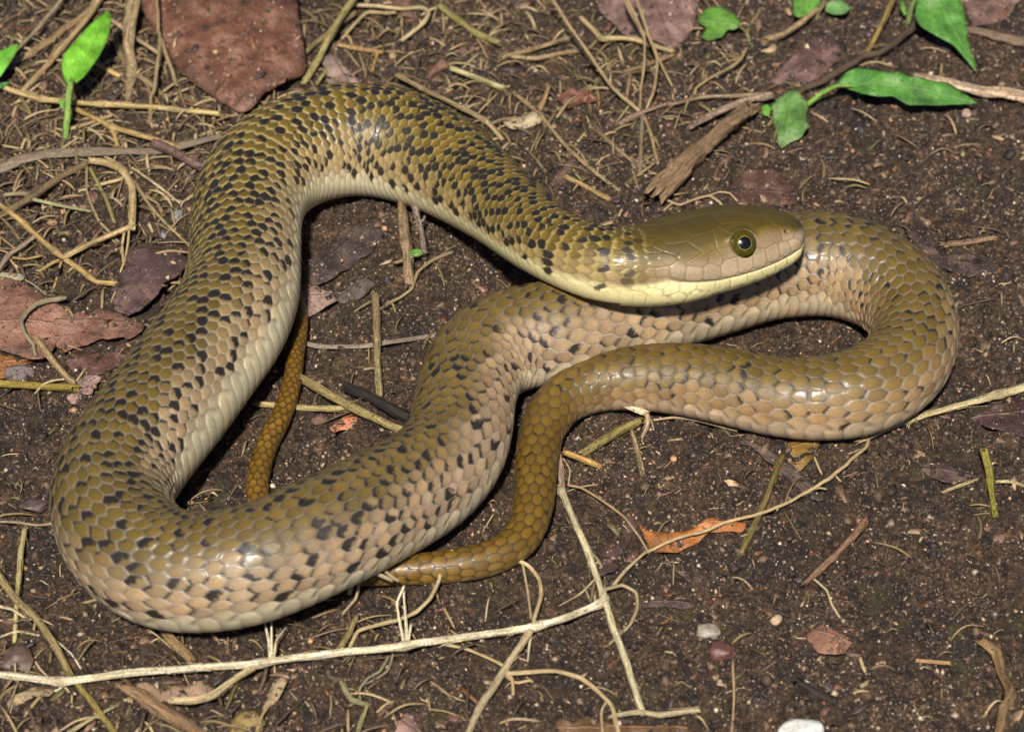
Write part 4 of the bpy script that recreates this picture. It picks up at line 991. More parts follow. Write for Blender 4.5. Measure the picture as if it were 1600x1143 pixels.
# ------------------------------------------------------------------ straw, stems, twigs, roots
def hk(pts, h): return [(a, b, h) for a, b in pts]
ST = [
 ('dry_stem', 'pale yellow straw lying level behind the green seedling stalk', 'clean_straw', (.47, .35, .15), [('stem', [(2, 136, 10), (60, 154, 10), (130, 161, 12), (230, 167, 10), (345, 178, 6)], 10, dict(nodes=(.2, .48, .8)))]),
 ('straw_ribbon', 'wide grey tan dead grass blade running to the upper coil', 'straw', (.29, .22, .155), [('blade', [(-14, 270, 6), (30, 250, 9), (80, 240, 10), (150, 236, 9), (250, 235, 8), (350, 211, 14)], 30, dict(w2=13, flat=.18, seg=12))]),
 ('dry_stem', 'straight pale straw slanting behind the green seedling leaf', 'clean_straw', (.47, .33, .165), [('stem', [(36, 143, 4), (72, 104, 10), (100, 72, 14), (134, 32, 16), (162, -10, 18)], 11, {})]),
 ('dry_stem', 'thin grey tan straw above the two leaved seedling', 'straw', (.36, .28, .18), [('stem', [(22, 82, 14), (58, 46, 16), (80, 20, 18), (104, -12, 18)], 8, {})]),
 ('straw_ribbon', 'orange tan grass blade under the slanting straws', 'straw', (.37, .25, .12), [('blade', [(4, 108, 6), (50, 82, 8), (100, 46, 8), (150, 8, 8)], 17, dict(w2=11, flat=.25))]),
 ('straw_ribbon', 'broad pinkish tan sheath behind the green seedling leaf', 'straw', (.36, .25, .15), [('blade', [(98, 88, 4), (118, 54, 8), (136, 28, 10), (150, 0, 12)], 24, dict(w2=12, flat=.2))]),
 ('straw_ribbon', 'curled tan grass blade standing against the big brown leaf', 'straw', (.36, .27, .145), [('blade', [(212, -12, 40), (205, 30, 34), (200, 70, 22), (206, 105, 10), (198, 150, 4)], 24, dict(w2=16, flat=.35, seg=12))]),
 ('straw_ribbon', 'brownish bent blade beside the curled tan blade', 'straw', (.27, .195, .10), [('blade', [(180, 46, 12), (186, 80, 10), (205, 110, 8), (232, 128, 6), (245, 140, 4)], 11, dict(flat=.4))]),
 ('fine_root', 'mud caked root forking over the edge of the big brown leaf', 'root', (.26, .19, .095), [('root', [(243, -10, 70), (246, 36, 52), (252, 70, 40), (244, 110, 24), (238, 150, 14), (234, 192, 4)], 6, dict(wob=.25)), ('branch', [(252, 62, 42), (262, 92, 28), (270, 112, 18), (276, 134, 8)], 6, {})]),
 ('dry_stem', 'golden straw with a short fork below the level pale straw', 'clean_straw', (.37, .25, .09), [('stem', [(122, 172, 8), (150, 186, 9), (176, 199, 9), (215, 210, 8), (282, 230, 5)], 10, dict(nodes=(.36,))), ('branch', [(174, 200, 8), (180, 214, 6), (184, 230, 3)], 8, {})]),
 ('twig', 'short purple brown twig crossing the wide grey tan blade', 'wood', (.17, .10, .085), [('twig', [(243, 224, 16), (276, 240, 16), (314, 260, 12)], 12, {})]),
 ('dry_stem', 'short cut straw piece lying beside the seedling stalk foot', 'clean_straw', (.46, .34, .17), [('stem', [(106, 202, 5), (140, 192, 6), (176, 180, 6)], 8, dict(flat=.6))]),
 ('dry_stem', 'short orange straw piece pointing from seedling leaf to curled blade', 'clean_straw', (.50, .34, .14), [('stem', [(146, 97, 6), (166, 108, 6), (188, 119, 5)], 8, {})]),
 ('dry_stem', 'short pale straw piece leaning on the big brown leaf edge', 'clean_straw', (.42, .31, .19), [('stem', [(172, 30, 14), (194, 46, 14), (216, 62, 16), (246, 82, 20)], 6, {})]),
 ('dry_stem', 'jointed yellow straw bent sharply like an elbow with rootlets at its joint', 'clean_straw', (.50, .37, .175), [
    ('stem', [(140, 250, 12), (170, 256, 14), (192, 268, 16), (206, 290, 18), (208, 322, 20), (207, 352, 20)], 13, dict(nodes=(.32,))), ('branch', [(207, 352, 20), (182, 364, 18), (150, 376, 16), (98, 403, 14)], 10, {}),
    ('rootlet', [(202, 358, 18), (200, 380, 10), (196, 402, 6), (188, 426, 3)], 4, {}), ('rootlet', [(194, 360, 18), (191, 385, 10), (193, 410, 4)], 4, {}), ('rootlet', [(205, 270, 16), (188, 280, 10), (150, 290, 4)], 5, {})]),
 ('dry_stem', 'golden straw crossing under the elbow straw with a pink joint', 'clean_straw', (.42, .29, .11), [
    ('stem', [(-12, 312, 10), (25, 338, 10), (56, 367, 11), (98, 402, 10), (130, 424, 7), (150, 440, 5), (178, 443, 3)], 10, dict(nodes=(.3, .58, .85))),
    ('branch', [(56, 368, 11), (36, 384, 13), (14, 398, 13), (-10, 432, 8)], 9, dict(col=(.36, .26, .19), nodes=(.6,))),
    ('rootlet', [(96, 408, 9), (90, 430, 5), (80, 462, 3)], 4, {}), ('rootlet', [(94, 406, 9), (80, 412, 7), (62, 424, 4)], 5, {}),
    ('rootlet', [(18, 402, 10), (40, 404, 9), (60, 400, 8)], 5, dict(flat=.5)), ('rootlet', [(15, 404, 9), (24, 416, 5), (30, 430, 3)], 3, {})]),
 ('dry_stem', 'olive brown stem slanting under the wide grey tan blade', 'stem', (.21, .145, .075), [('stem', [(-12, 346, 4), (26, 322, 6), (54, 306, 7), (96, 276, 8), (135, 256, 8)], 11, dict(nodes=(.42,)))]),
 ('dry_stem', 'thin pale green straw with a dry sheath near the golden straw', 'stem', (.38, .37, .18), [('stem', [(52, 312, 9), (90, 320, 10), (142, 330, 8)], 6, dict(w2=4)), ('sheath', [(12, 304, 8), (34, 302, 9), (54, 306, 9)], 9, dict(col=(.30, .24, .12), flat=.5))]),
 ('fine_root', 'long thin tan root trailing from the wide blade to the purple leaf', 'root', (.38, .27, .14), [('root', [(136, 262, 10), (136, 300, 8), (154, 344, 6), (172, 364, 5), (188, 382, 3)], 4, {})]),
 ('fine_root', 'thin olive root hanging between elbow straw and wide blade', 'root', (.27, .22, .085), [('root', [(140, 262, 10), (156, 292, 8), (168, 316, 6), (178, 346, 3)], 5, {})]),
 ('dry_stem', 'thin branching straw reaching towards the grey pebble by the coil', 'straw', (.42, .31, .16), [('stem', [(210, 284, 14), (232, 318, 12), (254, 344, 9), (294, 382, 5)], 6, dict(w2=4)), ('branch', [(228, 306, 10), (246, 318, 8), (254, 336, 5)], 4, {}), ('branch', [(206, 262, 12), (236, 282, 12), (280, 316, 10)], 4, dict(col=(.50, .40, .24)))]),
 ('fine_root', 'twisted grey tendril curling over the pale midrib leaf', 'root', (.27, .225, .135), [('tendril', [(94, 464, 16), (74, 470, 22), (54, 478, 26), (40, 492, 26), (34, 510, 26), (46, 532, 24), (56, 556, 20)], 10, dict(w2=5, flat=.7, wob=.3)), ('rootlet', [(40, 438, 12), (52, 444, 14), (72, 460, 16)], 3, {})]),
 ('dry_stem', 'short thick tan stem below the pale midrib leaf', 'straw', (.34, .235, .115), [('stem', [(60, 532, 18), (78, 556, 14), (104, 588, 6), (118, 600, 3)], 13, {})]),
 ('dry_stem', 'olive yellow stem lying level with a thin straw looped over it', 'stem', (.30, .215, .035), [('stem', [(-14, 598, 3), (30, 601, 4), (70, 604, 4), (118, 606, 3)], 12, {}), ('rootlet', [(54, 615, 2), (68, 600, 14), (84, 594, 15), (106, 592, 6)], 3, dict(col=PALE, mat='root'))]),
 ('fine_root', 'thin pale root lying on bare soil touching the thick bend', 'root', (.40, .31, .21), [('root', [(-14, 814, 3), (30, 816, 4), (60, 820, 3), (96, 816, 3)], 4, {})]),
 ('dry_stem', 'upright pale yellow straw beside the thick bend', 'clean_straw', (.47, .40, .18), [('stem', [(38, 826, 12), (32, 870, 10), (27, 926, 8), (22, 1002, 3)], 10, dict(w2=7, flat=.6))]),
 ('dry_stem', 'olive tan split stem sloping down to the long pale straw', 'straw', (.33, .25, .11), [('stem', [(-12, 886, 5), (26, 936, 8), (58, 968, 10), (88, 1012, 10), (107, 1052, 6)], 15, dict(w2=12)), ('rootlet', [(-10, 944, 6), (20, 952, 10), (42, 966, 10)], 5, dict(col=PALE)), ('rootlet', [(0, 994, 4), (28, 986, 6), (60, 992, 10)], 4, dict(col=PALE)), ('rootlet', [(88, 1000, 12), (112, 1022, 8), (128, 1046, 4)], 3, dict(col=WHITE))]),
 ('dry_stem', 'long pale straw runner with knotted joints and root tufts', 'clean_straw', (.80, .70, .48), [
    ('stem', [(-16, 1052, 8), (40, 1058, 10), (96, 1064, 12), (200, 1051, 14), (320, 1042, 15), (400, 1036, 14), (440, 1030, 13), (540, 1018, 13), (622, 1011, 13), (660, 1003, 12), (740, 993, 12), (830, 980, 12), (890, 962, 13), (944, 940, 14)], 14, dict(nodes=(.115, .43, .665, .877, .99), wob=.012)),
    ('branch', [(400, 1040, 12), (370, 1058, 12), (330, 1086, 10), (300, 1094, 9), (268, 1094, 8)], 14, dict(w2=11, col=(.50, .40, .22))),
    ('branch', [(828, 984, 12), (806, 1018, 10), (782, 1056, 9), (756, 1096, 8), (728, 1150, 6)], 13, dict(w2=12, col=(.47, .38, .22))),
    ('rootlet', [(632, 1006, 14), (626, 976, 22), (620, 942, 32), (632, 914, 42)], 6, dict(w2=3)), ('rootlet', [(636, 1004, 14), (634, 972, 20), (632, 940, 28), (630, 916, 36)], 6, dict(w2=3)), ('rootlet', [(638, 1004, 14), (640, 990, 16), (642, 976, 18)], 4, {}),
    ('rootlet', [(422, 1028, 14), (420, 1000, 20), (412, 966, 24)], 6, dict(w2=3)), ('rootlet', [(424, 1028, 14), (424, 990, 20), (424, 958, 24)], 6, dict(w2=3)), ('rootlet', [(428, 1028, 14), (432, 1000, 18), (446, 980, 18)], 5, dict(w2=2)),
    ('rootlet', [(614, 1022, 8), (606, 1046, 4), (588, 1060, 2), (566, 1070, 2)], 5, dict(w2=3, col=GREY)), ('rootlet', [(830, 990, 10), (826, 1014, 6), (824, 1040, 3)], 5, dict(w2=2)), ('rootlet', [(100, 1070, 10), (90, 1078, 8), (72, 1080, 6)], 4, {})]),
 ('dry_stem', 'straight pale straw running down from the bent tail with fibrous joints', 'clean_straw', (.64, .56, .34), [
    ('stem', [(876, 760, 8), (892, 800, 10), (918, 862, 12), (942, 928, 15), (958, 980, 12), (984, 1050, 8), (1003, 1110, 3)], 12, dict(nodes=(.02, .52), wob=.04)),
    ('sheath', [(872, 708, 12), (876, 734, 10), (880, 766, 9)], 12, dict(col=(.40, .29, .20))),
    ('rootlet', [(880, 716, 10), (890, 734, 8), (888, 756, 5)], 3, dict(col=ROOT)), ('rootlet', [(946, 920, 14), (972, 914, 10), (994, 926, 8), (996, 950, 6), (984, 976, 5), (952, 1006, 3)], 6, dict(w2=4, col=ROOT)),
    ('rootlet', [(960, 912, 6), (976, 892, 6), (1004, 866, 6), (1014, 858, 4)], 7, dict(w2=4, col=ROOT)), ('rootlet', [(936, 898, 12), (908, 926, 6), (874, 946, 3)], 4, dict(w2=2, col=ROOT))]),
 ('fine_root', 'long curling pale root looping across the tail and over the straw runner', 'root', (.47, .36, .19), [('root', [(546, 1014, 6), (560, 986, 8), (590, 976, 10), (622, 968, 12), (650, 956, 14), (672, 934, 18), (686, 906, 26), (690, 886, 34), (702, 874, 36)], 6, {}), ('branch', [(690, 888, 36), (720, 876, 36), (752, 868, 30), (800, 872, 20), (826, 884, 14), (842, 904, 12), (846, 930, 12), (834, 970, 14)], 6, {}), ('branch', [(706, 860, 44), (728, 868, 38), (752, 868, 30)], 5, {}), ('branch', [(816, 878, 16), (824, 920, 12), (830, 966, 14)], 4, {})]),
 ('fine_root', 'thin straw coloured root sloping from the runner to its forked branch', 'root', (.45, .34, .17), [('root', [(688, 1004, 8), (730, 1014, 6), (764, 1028, 8), (786, 1040, 12), (800, 1060, 10), (802, 1084, 3)], 5, {})]),
 ('dry_stem', 'thin tan root arching over pebbly soil past the short cross straw', 'root', (.46, .34, .18), [('stem', [(786, 1052, 10), (820, 1050, 10), (868, 1048, 10), (906, 1058, 10), (934, 1078, 9), (956, 1102, 8), (962, 1126, 6), (970, 1152, 5)], 7, {}), ('branch', [(950, 1092, 8), (940, 1110, 6), (942, 1150, 3)], 4, {}), ('branch', [(784, 1050, 8), (806, 1066, 5), (830, 1062, 3)], 5, {})]),
 ('dry_stem', 'short pale cross straw above the mottled brown leaf', 'clean_straw', (.47, .38, .22), [('stem', [(956, 1118, 5), (1000, 1112, 6), (1030, 1116, 6), (1086, 1109, 5)], 10, {})]),
 ('fine_root', 'fine straight upright straw below the dark reddish stone', 'root', (.40, .28, .15), [('stem', [(1145, 1036, 6), (1147, 1090, 4), (1143, 1152, 2)], 4, {})]),
 ('dry_stem', 'long pale flat straw running out from under the lower loop', 'clean_straw', (.50, .41, .22), [('stem', [(1340, 690, 3), (1400, 664, 6), (1470, 641, 9), (1540, 622, 10), (1615, 600, 10)], 11, dict(w2=16, flat=.4, nodes=(.8,)))]),
 ('fine_root', 'pale knotted root running from the lower loop to the orange curled leaf', 'root', (.46, .34, .18), [('root', [(1356, 676, 4), (1352, 700, 5), (1316, 732, 6), (1280, 758, 6), (1236, 782, 8), (1190, 800, 10), (1150, 810, 16), (1110, 826, 16), (1056, 842, 12), (1014, 862, 6)], 6, dict(w2=5, wob=.25)), ('rootlet', [(1320, 730, 5), (1306, 742, 4), (1314, 752, 2)], 3, {}), ('rootlet', [(1262, 768, 5), (1280, 762, 4), (1292, 764, 2)], 3, {}), ('rootlet', [(1214, 796, 6), (1222, 788, 4), (1240, 782, 3)], 3, {})]),
 ('dry_stem', 'olive stalk lying in soil between lower loop and orange curled leaf', 'stem', (.20, .155, .05), [('stem', [(1222, 712, 3), (1206, 756, 4), (1186, 806, 4), (1158, 864, 2)], 10, {})]),
 ('dry_stem', 'upright olive yellow stalk stub on open soil', 'stem', (.30, .25, .05), [('stem', [(1538, 702, 20), (1546, 742, 12), (1554, 804, 2)], 14, dict(w2=9))]),
 ('twig', 'smooth reddish brown twig on open soil above the ragged leaf scrap', 'wood', (.26, .145, .085), [('twig', [(1352, 812, 6), (1330, 842, 7), (1302, 872, 7), (1256, 912, 4)], 12, dict(w2=9))]),
 ('fine_root', 'thin bent pale root below the smooth reddish brown twig', 'root', (.50, .40, .22), [('root', [(1272, 904, 4), (1292, 922, 4), (1300, 944, 4), (1312, 964, 2)], 3.5, {})]),
 ('twig', 'knotty brown twig with a kink on open gravelly soil', 'wood', (.27, .17, .08), [('twig', [(1532, 1002, 4), (1556, 1020, 6), (1566, 1050, 6), (1578, 1082, 7), (1566, 1110, 7), (1560, 1152, 6)], 15, dict(nodes=(.55,)))]),
 ('wood_chip', 'flat pinkish tan wood chip on soil beside the upper bend', 'wood', (.34, .215, .13), [('chip', [(1478, 383, 5), (1512, 379, 6), (1556, 370, 5)], 16, dict(w2=11, flat=.35, seg=10))]),
 ('broken_stick', 'thick weathered brown stick broken at both ends behind the head', 'wood', (.24, .155, .085), [('stick', [(1026, 304, 8), (1056, 270, 10), (1100, 226, 12), (1170, 172, 14)], 34, dict(w2=26, seg=18, flat=.75)), ('bark_strip', [(1080, 196, 16), (1120, 176, 20), (1160, 158, 20), (1208, 150, 18)], 9, dict(col=(.34, .24, .18)))]),
 ('wood_chip', 'long pale peach wood strip behind the long wavy green leaf', 'wood', (.58, .42, .28), [('strip', [(1430, 118, 8), (1480, 128, 9), (1540, 142, 9), (1615, 152, 9)], 14, dict(w2=30, flat=.25, seg=12))]),
 ('wood_chip', 'flat grey brown bark strip beyond the hanging green leaf', 'wood', (.22, .15, .10), [('strip', [(1508, 46, 4), (1550, 54, 5), (1615, 66, 5)], 16, dict(flat=.35, w2=22))]),
 ('dry_stem', 'tan bent stem below the low two leaved green plant', 'straw', (.32, .225, .12), [('stem', [(1196, 62, 4), (1222, 54, 8), (1252, 36, 12), (1288, 4, 18)], 13, dict(w2=9))]),
 ('dry_stem', 'olive brown stalk leaning beside the hanging green leaf', 'stem', (.24, .17, .05), [('stem', [(1352, 88, 2), (1370, 54, 14), (1382, 30, 24), (1400, -12, 40)], 8, {})]),
 ('fine_root', 'dark mud covered root running from creeping plant to hanging leaf', 'root', (.085, .058, .038), [('root', [(1232, 156, 6), (1290, 122, 10), (1350, 92, 12), (1400, 66, 12), (1434, 36, 10)], 11, dict(wob=.3))]),
 ('dry_stem', 'yellow green straw leaning beside the big brown leaf', 'stem', (.36, .30, .12), [('stem', [(478, 126, 6), (498, 92, 12), (516, 56, 18), (536, 22, 24), (560, -12, 28)], 11, {}), ('branch', [(496, 130, 5), (508, 112, 7), (520, 102, 7)], 6, {})]),
 ('dry_stem', 'dull tan straw lying beside the yellow green straw', 'straw', (.29, .21, .11), [('stem', [(474, 84, 4), (500, 62, 6), (528, 40, 8), (556, 20, 8)], 9, {})]),
 ('fine_root', 'thin pale looping root around the small curled brown leaf', 'root', (.46, .36, .20), [('root', [(552, 8, 10), (590, 10, 12), (630, 14, 16), (660, 12, 14), (670, 20, 12), (662, 36, 10), (640, 54, 6), (616, 72, 3)], 6, {})]),
 ('fine_root', 'thin bent tan root behind the top of the arched coil', 'root', (.42, .31, .16), [('root', [(534, 62, 6), (556, 36, 10), (574, 20, 12), (604, 21, 10), (616, 20, 8)], 5, {})]),
 ('dry_stem', 'short cut pale yellow straw stub on dark soil', 'clean_straw', (.48, .42, .20), [('stem', [(704, 107, 8), (740, 120, 8), (786, 138, 6)], 10, dict(w2=9))]),
 ('dry_stem', 'mossy olive stem sloping above the short pale stub', 'stem', (.26, .22, .08), [('stem', [(686, 8, 10), (716, 32, 9), (744, 52, 8), (776, 66, 6)], 10, {})]),
 ('dry_stem', 'short orange tan straw with a broken tip behind the coil', 'straw', (.40, .25, .10), [('stem', [(526, 70, 8), (560, 76, 8), (598, 82, 7)], 9, {}), ('branch', [(590, 82, 7), (586, 96, 6), (582, 112, 3)], 6, {})]),
 ('dry_stem', 'tan straw running along the outer edge of the arched coil', 'straw', (.34, .25, .13), [('stem', [(622, 118, 16), (660, 138, 20), (700, 158, 22), (740, 178, 18), (762, 192, 14), (784, 218, 6)], 9, dict(nodes=(.8,))), ('branch', [(766, 194, 12), (790, 186, 10), (812, 186, 6)], 5, {})]),
 ('dry_stem', 'long thin straw sloping across the soil above the neck', 'straw', (.34, .25, .13), [('stem', [(806, 148, 12), (846, 182, 12), (886, 230, 10), (930, 270, 8), (968, 298, 4)], 7, {})]),
 ('dry_stem', 'shorter thin straw parallel to the long one above the neck', 'straw', (.28, .20, .11), [('stem', [(932, 204, 6), (966, 234, 6), (1002, 264, 4)], 6, {})]),
 ('dry_stem', 'short straw stub beside the triangular brown leaf', 'straw', (.36, .25, .10), [('stem', [(884, 276, 6), (916, 292, 5), (952, 312, 3)], 9, {})]),
 ('grass_stalk', 'tuft of thin arching grass stalks rising from a mossy base', 'root', (.34, .25, .13), [
    ('stalk', [(1004, 178, 3), (958, 138, 26), (922, 86, 50), (892, 44, 66), (856, -12, 84)], 5, {}), ('stalk', [(1006, 178, 3), (1022, 140, 24), (1027, 92, 44), (1012, 52, 60), (992, -12, 84)], 5, {}),
    ('stalk', [(1000, 170, 3), (1002, 136, 20), (1007, 98, 38), (1006, 56, 54), (974, -12, 80)], 4, {}), ('stalk', [(1056, 146, 2), (1036, 106, 20), (1018, 66, 42), (990, 30, 60), (974, -4, 76)], 3.5, {}), ('stalk', [(1006, 180, 3), (1018, 214, 6), (1028, 256, 3)], 5, {}), ('stalk', [(1004, 180, 3), (1002, 220, 6), (1000, 270, 3)], 7, dict(col=(.22, .17, .10)))]),
 ('dry_stem', 'forked tan straw lying above the arched coil', 'straw', (.35, .25, .13), [('stem', [(786, 90, 6), (830, 78, 8), (862, 68, 8), (894, 58, 6)], 9, {}), ('branch', [(796, 88, 6), (836, 92, 6), (872, 84, 5), (902, 80, 4)], 8, {})]),
 ('dry_stem', 'pale kinked straw in front of the mauve brown leaf', 'clean_straw', (.50, .38, .18), [('stem', [(908, 28, 8), (924, 44, 10), (940, 60, 12), (966, 60, 14), (990, 62, 14), (1050, 80, 8)], 9, dict(nodes=(.38,)))]),
 ('dry_stem', 'small forked brown straw below the mauve leaf', 'straw', (.33, .21, .11), [('stem', [(976, 112, 6), (1010, 102, 8), (1052, 86, 8)], 6, {}), ('branch', [(986, 108, 6), (982, 134, 5), (978, 156, 3)], 6, {})]),
 ('dry_stem', 'short upright orange straw near the rotting red leaf', 'straw', (.40, .26, .12), [('stem', [(842, 178, 3), (850, 158, 8), (857, 138, 14)], 8, {})]),
 ('dry_stem', 'thin level straw reaching the broken stick from the mossy tuft', 'straw', (.31, .22, .13), [('stem', [(1046, 164, 6), (1100, 152, 10), (1150, 150, 14), (1206, 146, 16)], 6, {})]),
 ('fine_root', 'thin curved stalk with a bent tip beside the lobed green leaf', 'root', (.33, .24, .12), [('stalk', [(1085, 152, 2), (1088, 138, 10), (1110, 122, 16), (1140, 106, 22), (1158, 92, 26), (1166, 76, 30)], 4, {})]),
 ('straw_ribbon', 'pinkish flat bract across the mossy stalk base', 'straw', (.32, .21, .15), [('blade', [(970, 192, 6), (1000, 176, 9), (1024, 168, 9), (1046, 160, 7)], 11, dict(w2=6, flat=.4))]),
 ('straw_ribbon', 'flat pinkish grey strip lying inside the loop between coil and middle body', 'straw', (.32, .255, .19), [('blade', [(462, 532, 3), (500, 541, 5), (560, 541, 6), (620, 533, 6), (680, 523, 5)], 13, dict(w2=10, flat=.3))]),
 ('dry_stem', 'upright mossy tan stem crossing the pinkish grey strip', 'straw', (.31, .24, .12), [('stem', [(586, 458, 12), (588, 500, 12), (589, 546, 10), (593, 616, 3)], 13, {}), ('rootlet', [(588, 466, 12), (570, 476, 6), (552, 488, 2)], 3, {}), ('rootlet', [(592, 484, 12), (612, 474, 8), (618, 486, 4)], 4, {})]),
 ('twig', 'tan jointed twig standing inside the arch under the belly', 'wood', (.29, .20, .115), [('twig', [(626, 316, 30), (630, 356, 24), (636, 404, 14), (641, 444, 4)], 13, dict(nodes=(.5,)))]),
 ('twig', 'mouldy grey twig leaning up against the belly of the arched coil', 'wood', (.26, .205, .15), [('twig', [(638, 284, 66), (650, 330, 44), (658, 362, 26), (664, 394, 12)], 10, dict(w2=8)), ('branch', [(652, 352, 34), (660, 344, 36), (664, 338, 38)], 4, {})]),
 ('fine_root', 'thin tan root curling around the foot of the forked twigs', 'root', (.30, .22, .12), [('root', [(606, 474, 3), (626, 464, 5), (644, 450, 8), (652, 426, 12), (676, 406, 10), (706, 394, 4)], 5, {})]),
 ('dry_stem', 'yellow ended olive stem sloping from tail tip to the middle coil', 'stem', (.32, .245, .10), [('stem', [(470, 590, 12), (504, 610, 11), (552, 636, 10), (596, 658, 9), (640, 676, 5)], 14, {})]),
 ('dry_stem', 'short pale straw butting against the tail tip', 'clean_straw', (.44, .34, .14), [('stem', [(400, 630, 3), (462, 636, 4), (498, 638, 5), (538, 638, 4)], 11, {})]),
 ('twig', 'black charred twig beside the yellow ended olive stem', 'wood', (.022, .019, .018), [('twig', [(546, 606, 4), (584, 624, 6), (612, 640, 6), (642, 654, 4)], 15, {})]),
 ('dry_stem', 'bright splintered straw with a knotted root joint under the lower loop', 'clean_straw', (.66, .54, .34), [('splinter', [(906, 617, 30), (940, 622, 30), (974, 632, 26), (1008, 645, 18)], 5, dict(w2=12)), ('knot', [(1004, 640, 18), (1012, 650, 14), (1012, 664, 8), (1004, 682, 3)], 11, dict(w2=5, col=(.48, .36, .22))), ('rootlet', [(1012, 644, 16), (1030, 634, 22), (1046, 634, 20), (1052, 642, 10)], 3, dict(col=ROOT)), ('rootlet', [(1014, 650, 12), (1020, 664, 8), (1022, 676, 3)], 3, dict(col=ROOT))]),
 ('dry_stem', 'thick olive stem on soil between the tail and knotted straw', 'stem', (.27, .22, .07), [('stem', [(910, 708, 4), (938, 690, 7), (960, 678, 8), (1004, 656, 7)], 13, {})]),
 ('dry_stem', 'short orange straw stub against the tail', 'clean_straw', (.52, .30, .09), [('stem', [(882, 706, 8), (906, 715, 7), (932, 726, 5)], 11, {})]),
 ('dry_stem', 'small tan stem standing below the knotted straw', 'straw', (.30, .225, .12), [('stem', [(986, 672, 10), (996, 704, 6), (1004, 740, 2)], 9, {})]),
 ('fine_root', 'long thin root winding from the fibrous straw joint towards the orange leaf', 'root', (.36, .25, .14), [('root', [(890, 758, 6), (908, 762, 6), (944, 784, 6), (976, 808, 6), (1000, 840, 5), (1014, 864, 3)], 4, {})]),
 ('fine_root', 'fine pale root lying along the belly of the lower loop', 'root', (.42, .30, .17), [('root', [(1020, 656, 4), (1052, 652, 6), (1086, 656, 6), (1150, 672, 3)], 4, {})]),
 ('twig', 'rough brown twig below the straw runner beside the crumpled bract', 'wood', (.26, .16, .085), [('twig', [(194, 1068, 8), (228, 1094, 9), (262, 1116, 9), (316, 1152, 8)], 19, dict(w2=17, seg=12))]),
 ('dry_stem', 'olive stem crossing under the long straw runner', 'stem', (.27, .21, .06), [('stem', [(112, 1056, 2), (132, 1082, 4), (158, 1116, 5), (188, 1156, 5)], 11, {})]),
 ('straw_ribbon', 'small flat yellowish blade over the olive crossing stem', 'straw', (.42, .35, .17), [('blade', [(104, 1146, 6), (140, 1124, 12), (186, 1100, 10)], 10, dict(w2=5, flat=.3))]),
 ('dry_stem', 'short brown stem emerging under the thick bend', 'straw', (.33, .21, .10), [('stem', [(252, 978, 4), (272, 1002, 6), (302, 1034, 6)], 17, {})]),
 ('dry_stem', 'short olive tan stub beside the root tuft of the runner', 'straw', (.33, .25, .10), [('stem', [(556, 966, 10), (544, 992, 8), (528, 1018, 5)], 11, {})]),
 ('fine_root', 'thin green grey root twisting under the straw runner', 'root', (.24, .23, .13), [('root', [(564, 1098, 2), (562, 1076, 3), (576, 1058, 4), (594, 1048, 5), (608, 1024, 6)], 4, {})]),
 ('dry_stem', 'thin olive straw rising below the green grey root tangle', 'stem', (.30, .26, .13), [('stem', [(556, 1152, 4), (566, 1122, 5), (574, 1098, 5)], 7, {}), ('branch', [(572, 1100, 5), (548, 1092, 5), (534, 1068, 4)], 8, {})]),
 ('fine_root', 'frayed rootlet clump spilling over tail end and coil', 'root', (.36, .28, .16), [('root', [(612, 906, 42), (582, 892, 58), (560, 872, 80), (530, 858, 100)], 7, dict(w2=3)), ('rootlet', [(568, 880, 70), (562, 904, 40), (556, 934, 16), (534, 960, 3)], 5, {}), ('rootlet', [(560, 890, 60), (548, 918, 30), (546, 928, 16)], 7, {}), ('rootlet', [(574, 888, 62), (596, 888, 54), (620, 906, 40)], 5, {}), ('rootlet', [(552, 866, 92), (566, 872, 78), (580, 882, 62)], 4, {})]),
 ('wood_chip', 'small orange straw splinter glinting on gravelly soil', 'clean_straw', (.48, .27, .12), [('chip', [(1436, 1032, 4), (1460, 1034, 5), (1486, 1036, 4)], 6, {})]),
 ('dry_stem', 'pale straw bits beside the upright olive stalk stub', 'straw', (.40, .32, .14), [('stem', [(1474, 768, 4), (1500, 758, 5), (1528, 748, 4)], 7, dict(flat=.5))]),
 ('dry_stem', 'flat yellowish straw piece beyond the upright olive stalk stub', 'straw', (.42, .36, .16), [('stem', [(1556, 752, 4), (1580, 752, 5), (1612, 762, 4)], 7, dict(flat=.5))]),
 ('twig', 'dark half buried twig on gravelly soil near fine straight straw', 'wood', (.030, .026, .024), [('twig', [(1066, 1026, 1), (1078, 1060, 2), (1086, 1110, 1)], 10, dict(flat=.5))]),
 ('twig', 'dark rotten twig on gravelly soil near the white stone', 'wood', (.045, .032, .024), [('twig', [(1240, 1062, 1), (1270, 1078, 2), (1306, 1092, 1)], 11, dict(flat=.5)), ]),
 ('fine_root', 'branched pale root crossing soil behind the snake head', 'root', (.42, .30, .17), [('root', [(1040, 312, 6), (1062, 320, 8), (1084, 312, 10), (1108, 306, 10), (1124, 316, 8), (1136, 332, 4)], 4, {}), ('branch', [(1108, 306, 10), (1124, 300, 8), (1140, 302, 6), (1152, 314, 3)], 3, {}), ('branch', [(1062, 320, 8), (1050, 318, 6), (1038, 328, 3)], 3, {})]),
]
for it in ST:
    nm = it[0]
    cat = {'dry_stem': 'straw', 'straw_ribbon': 'grass blade', 'fine_root': 'root', 'twig': 'twig', 'wood_chip': 'wood chip', 'broken_stick': 'stick', 'grass_stalk': 'grass'}[nm]
    grp = {'dry_stem': 'dry straw stems on the soil', 'straw_ribbon': 'dead grass blades', 'fine_root': 'loose fine roots', 'twig': 'twigs on the soil', 'wood_chip': 'wood chips on the soil'}.get(nm)
    o = stem(nm, it[1], it[2], it[3], it[4], cat, grp)

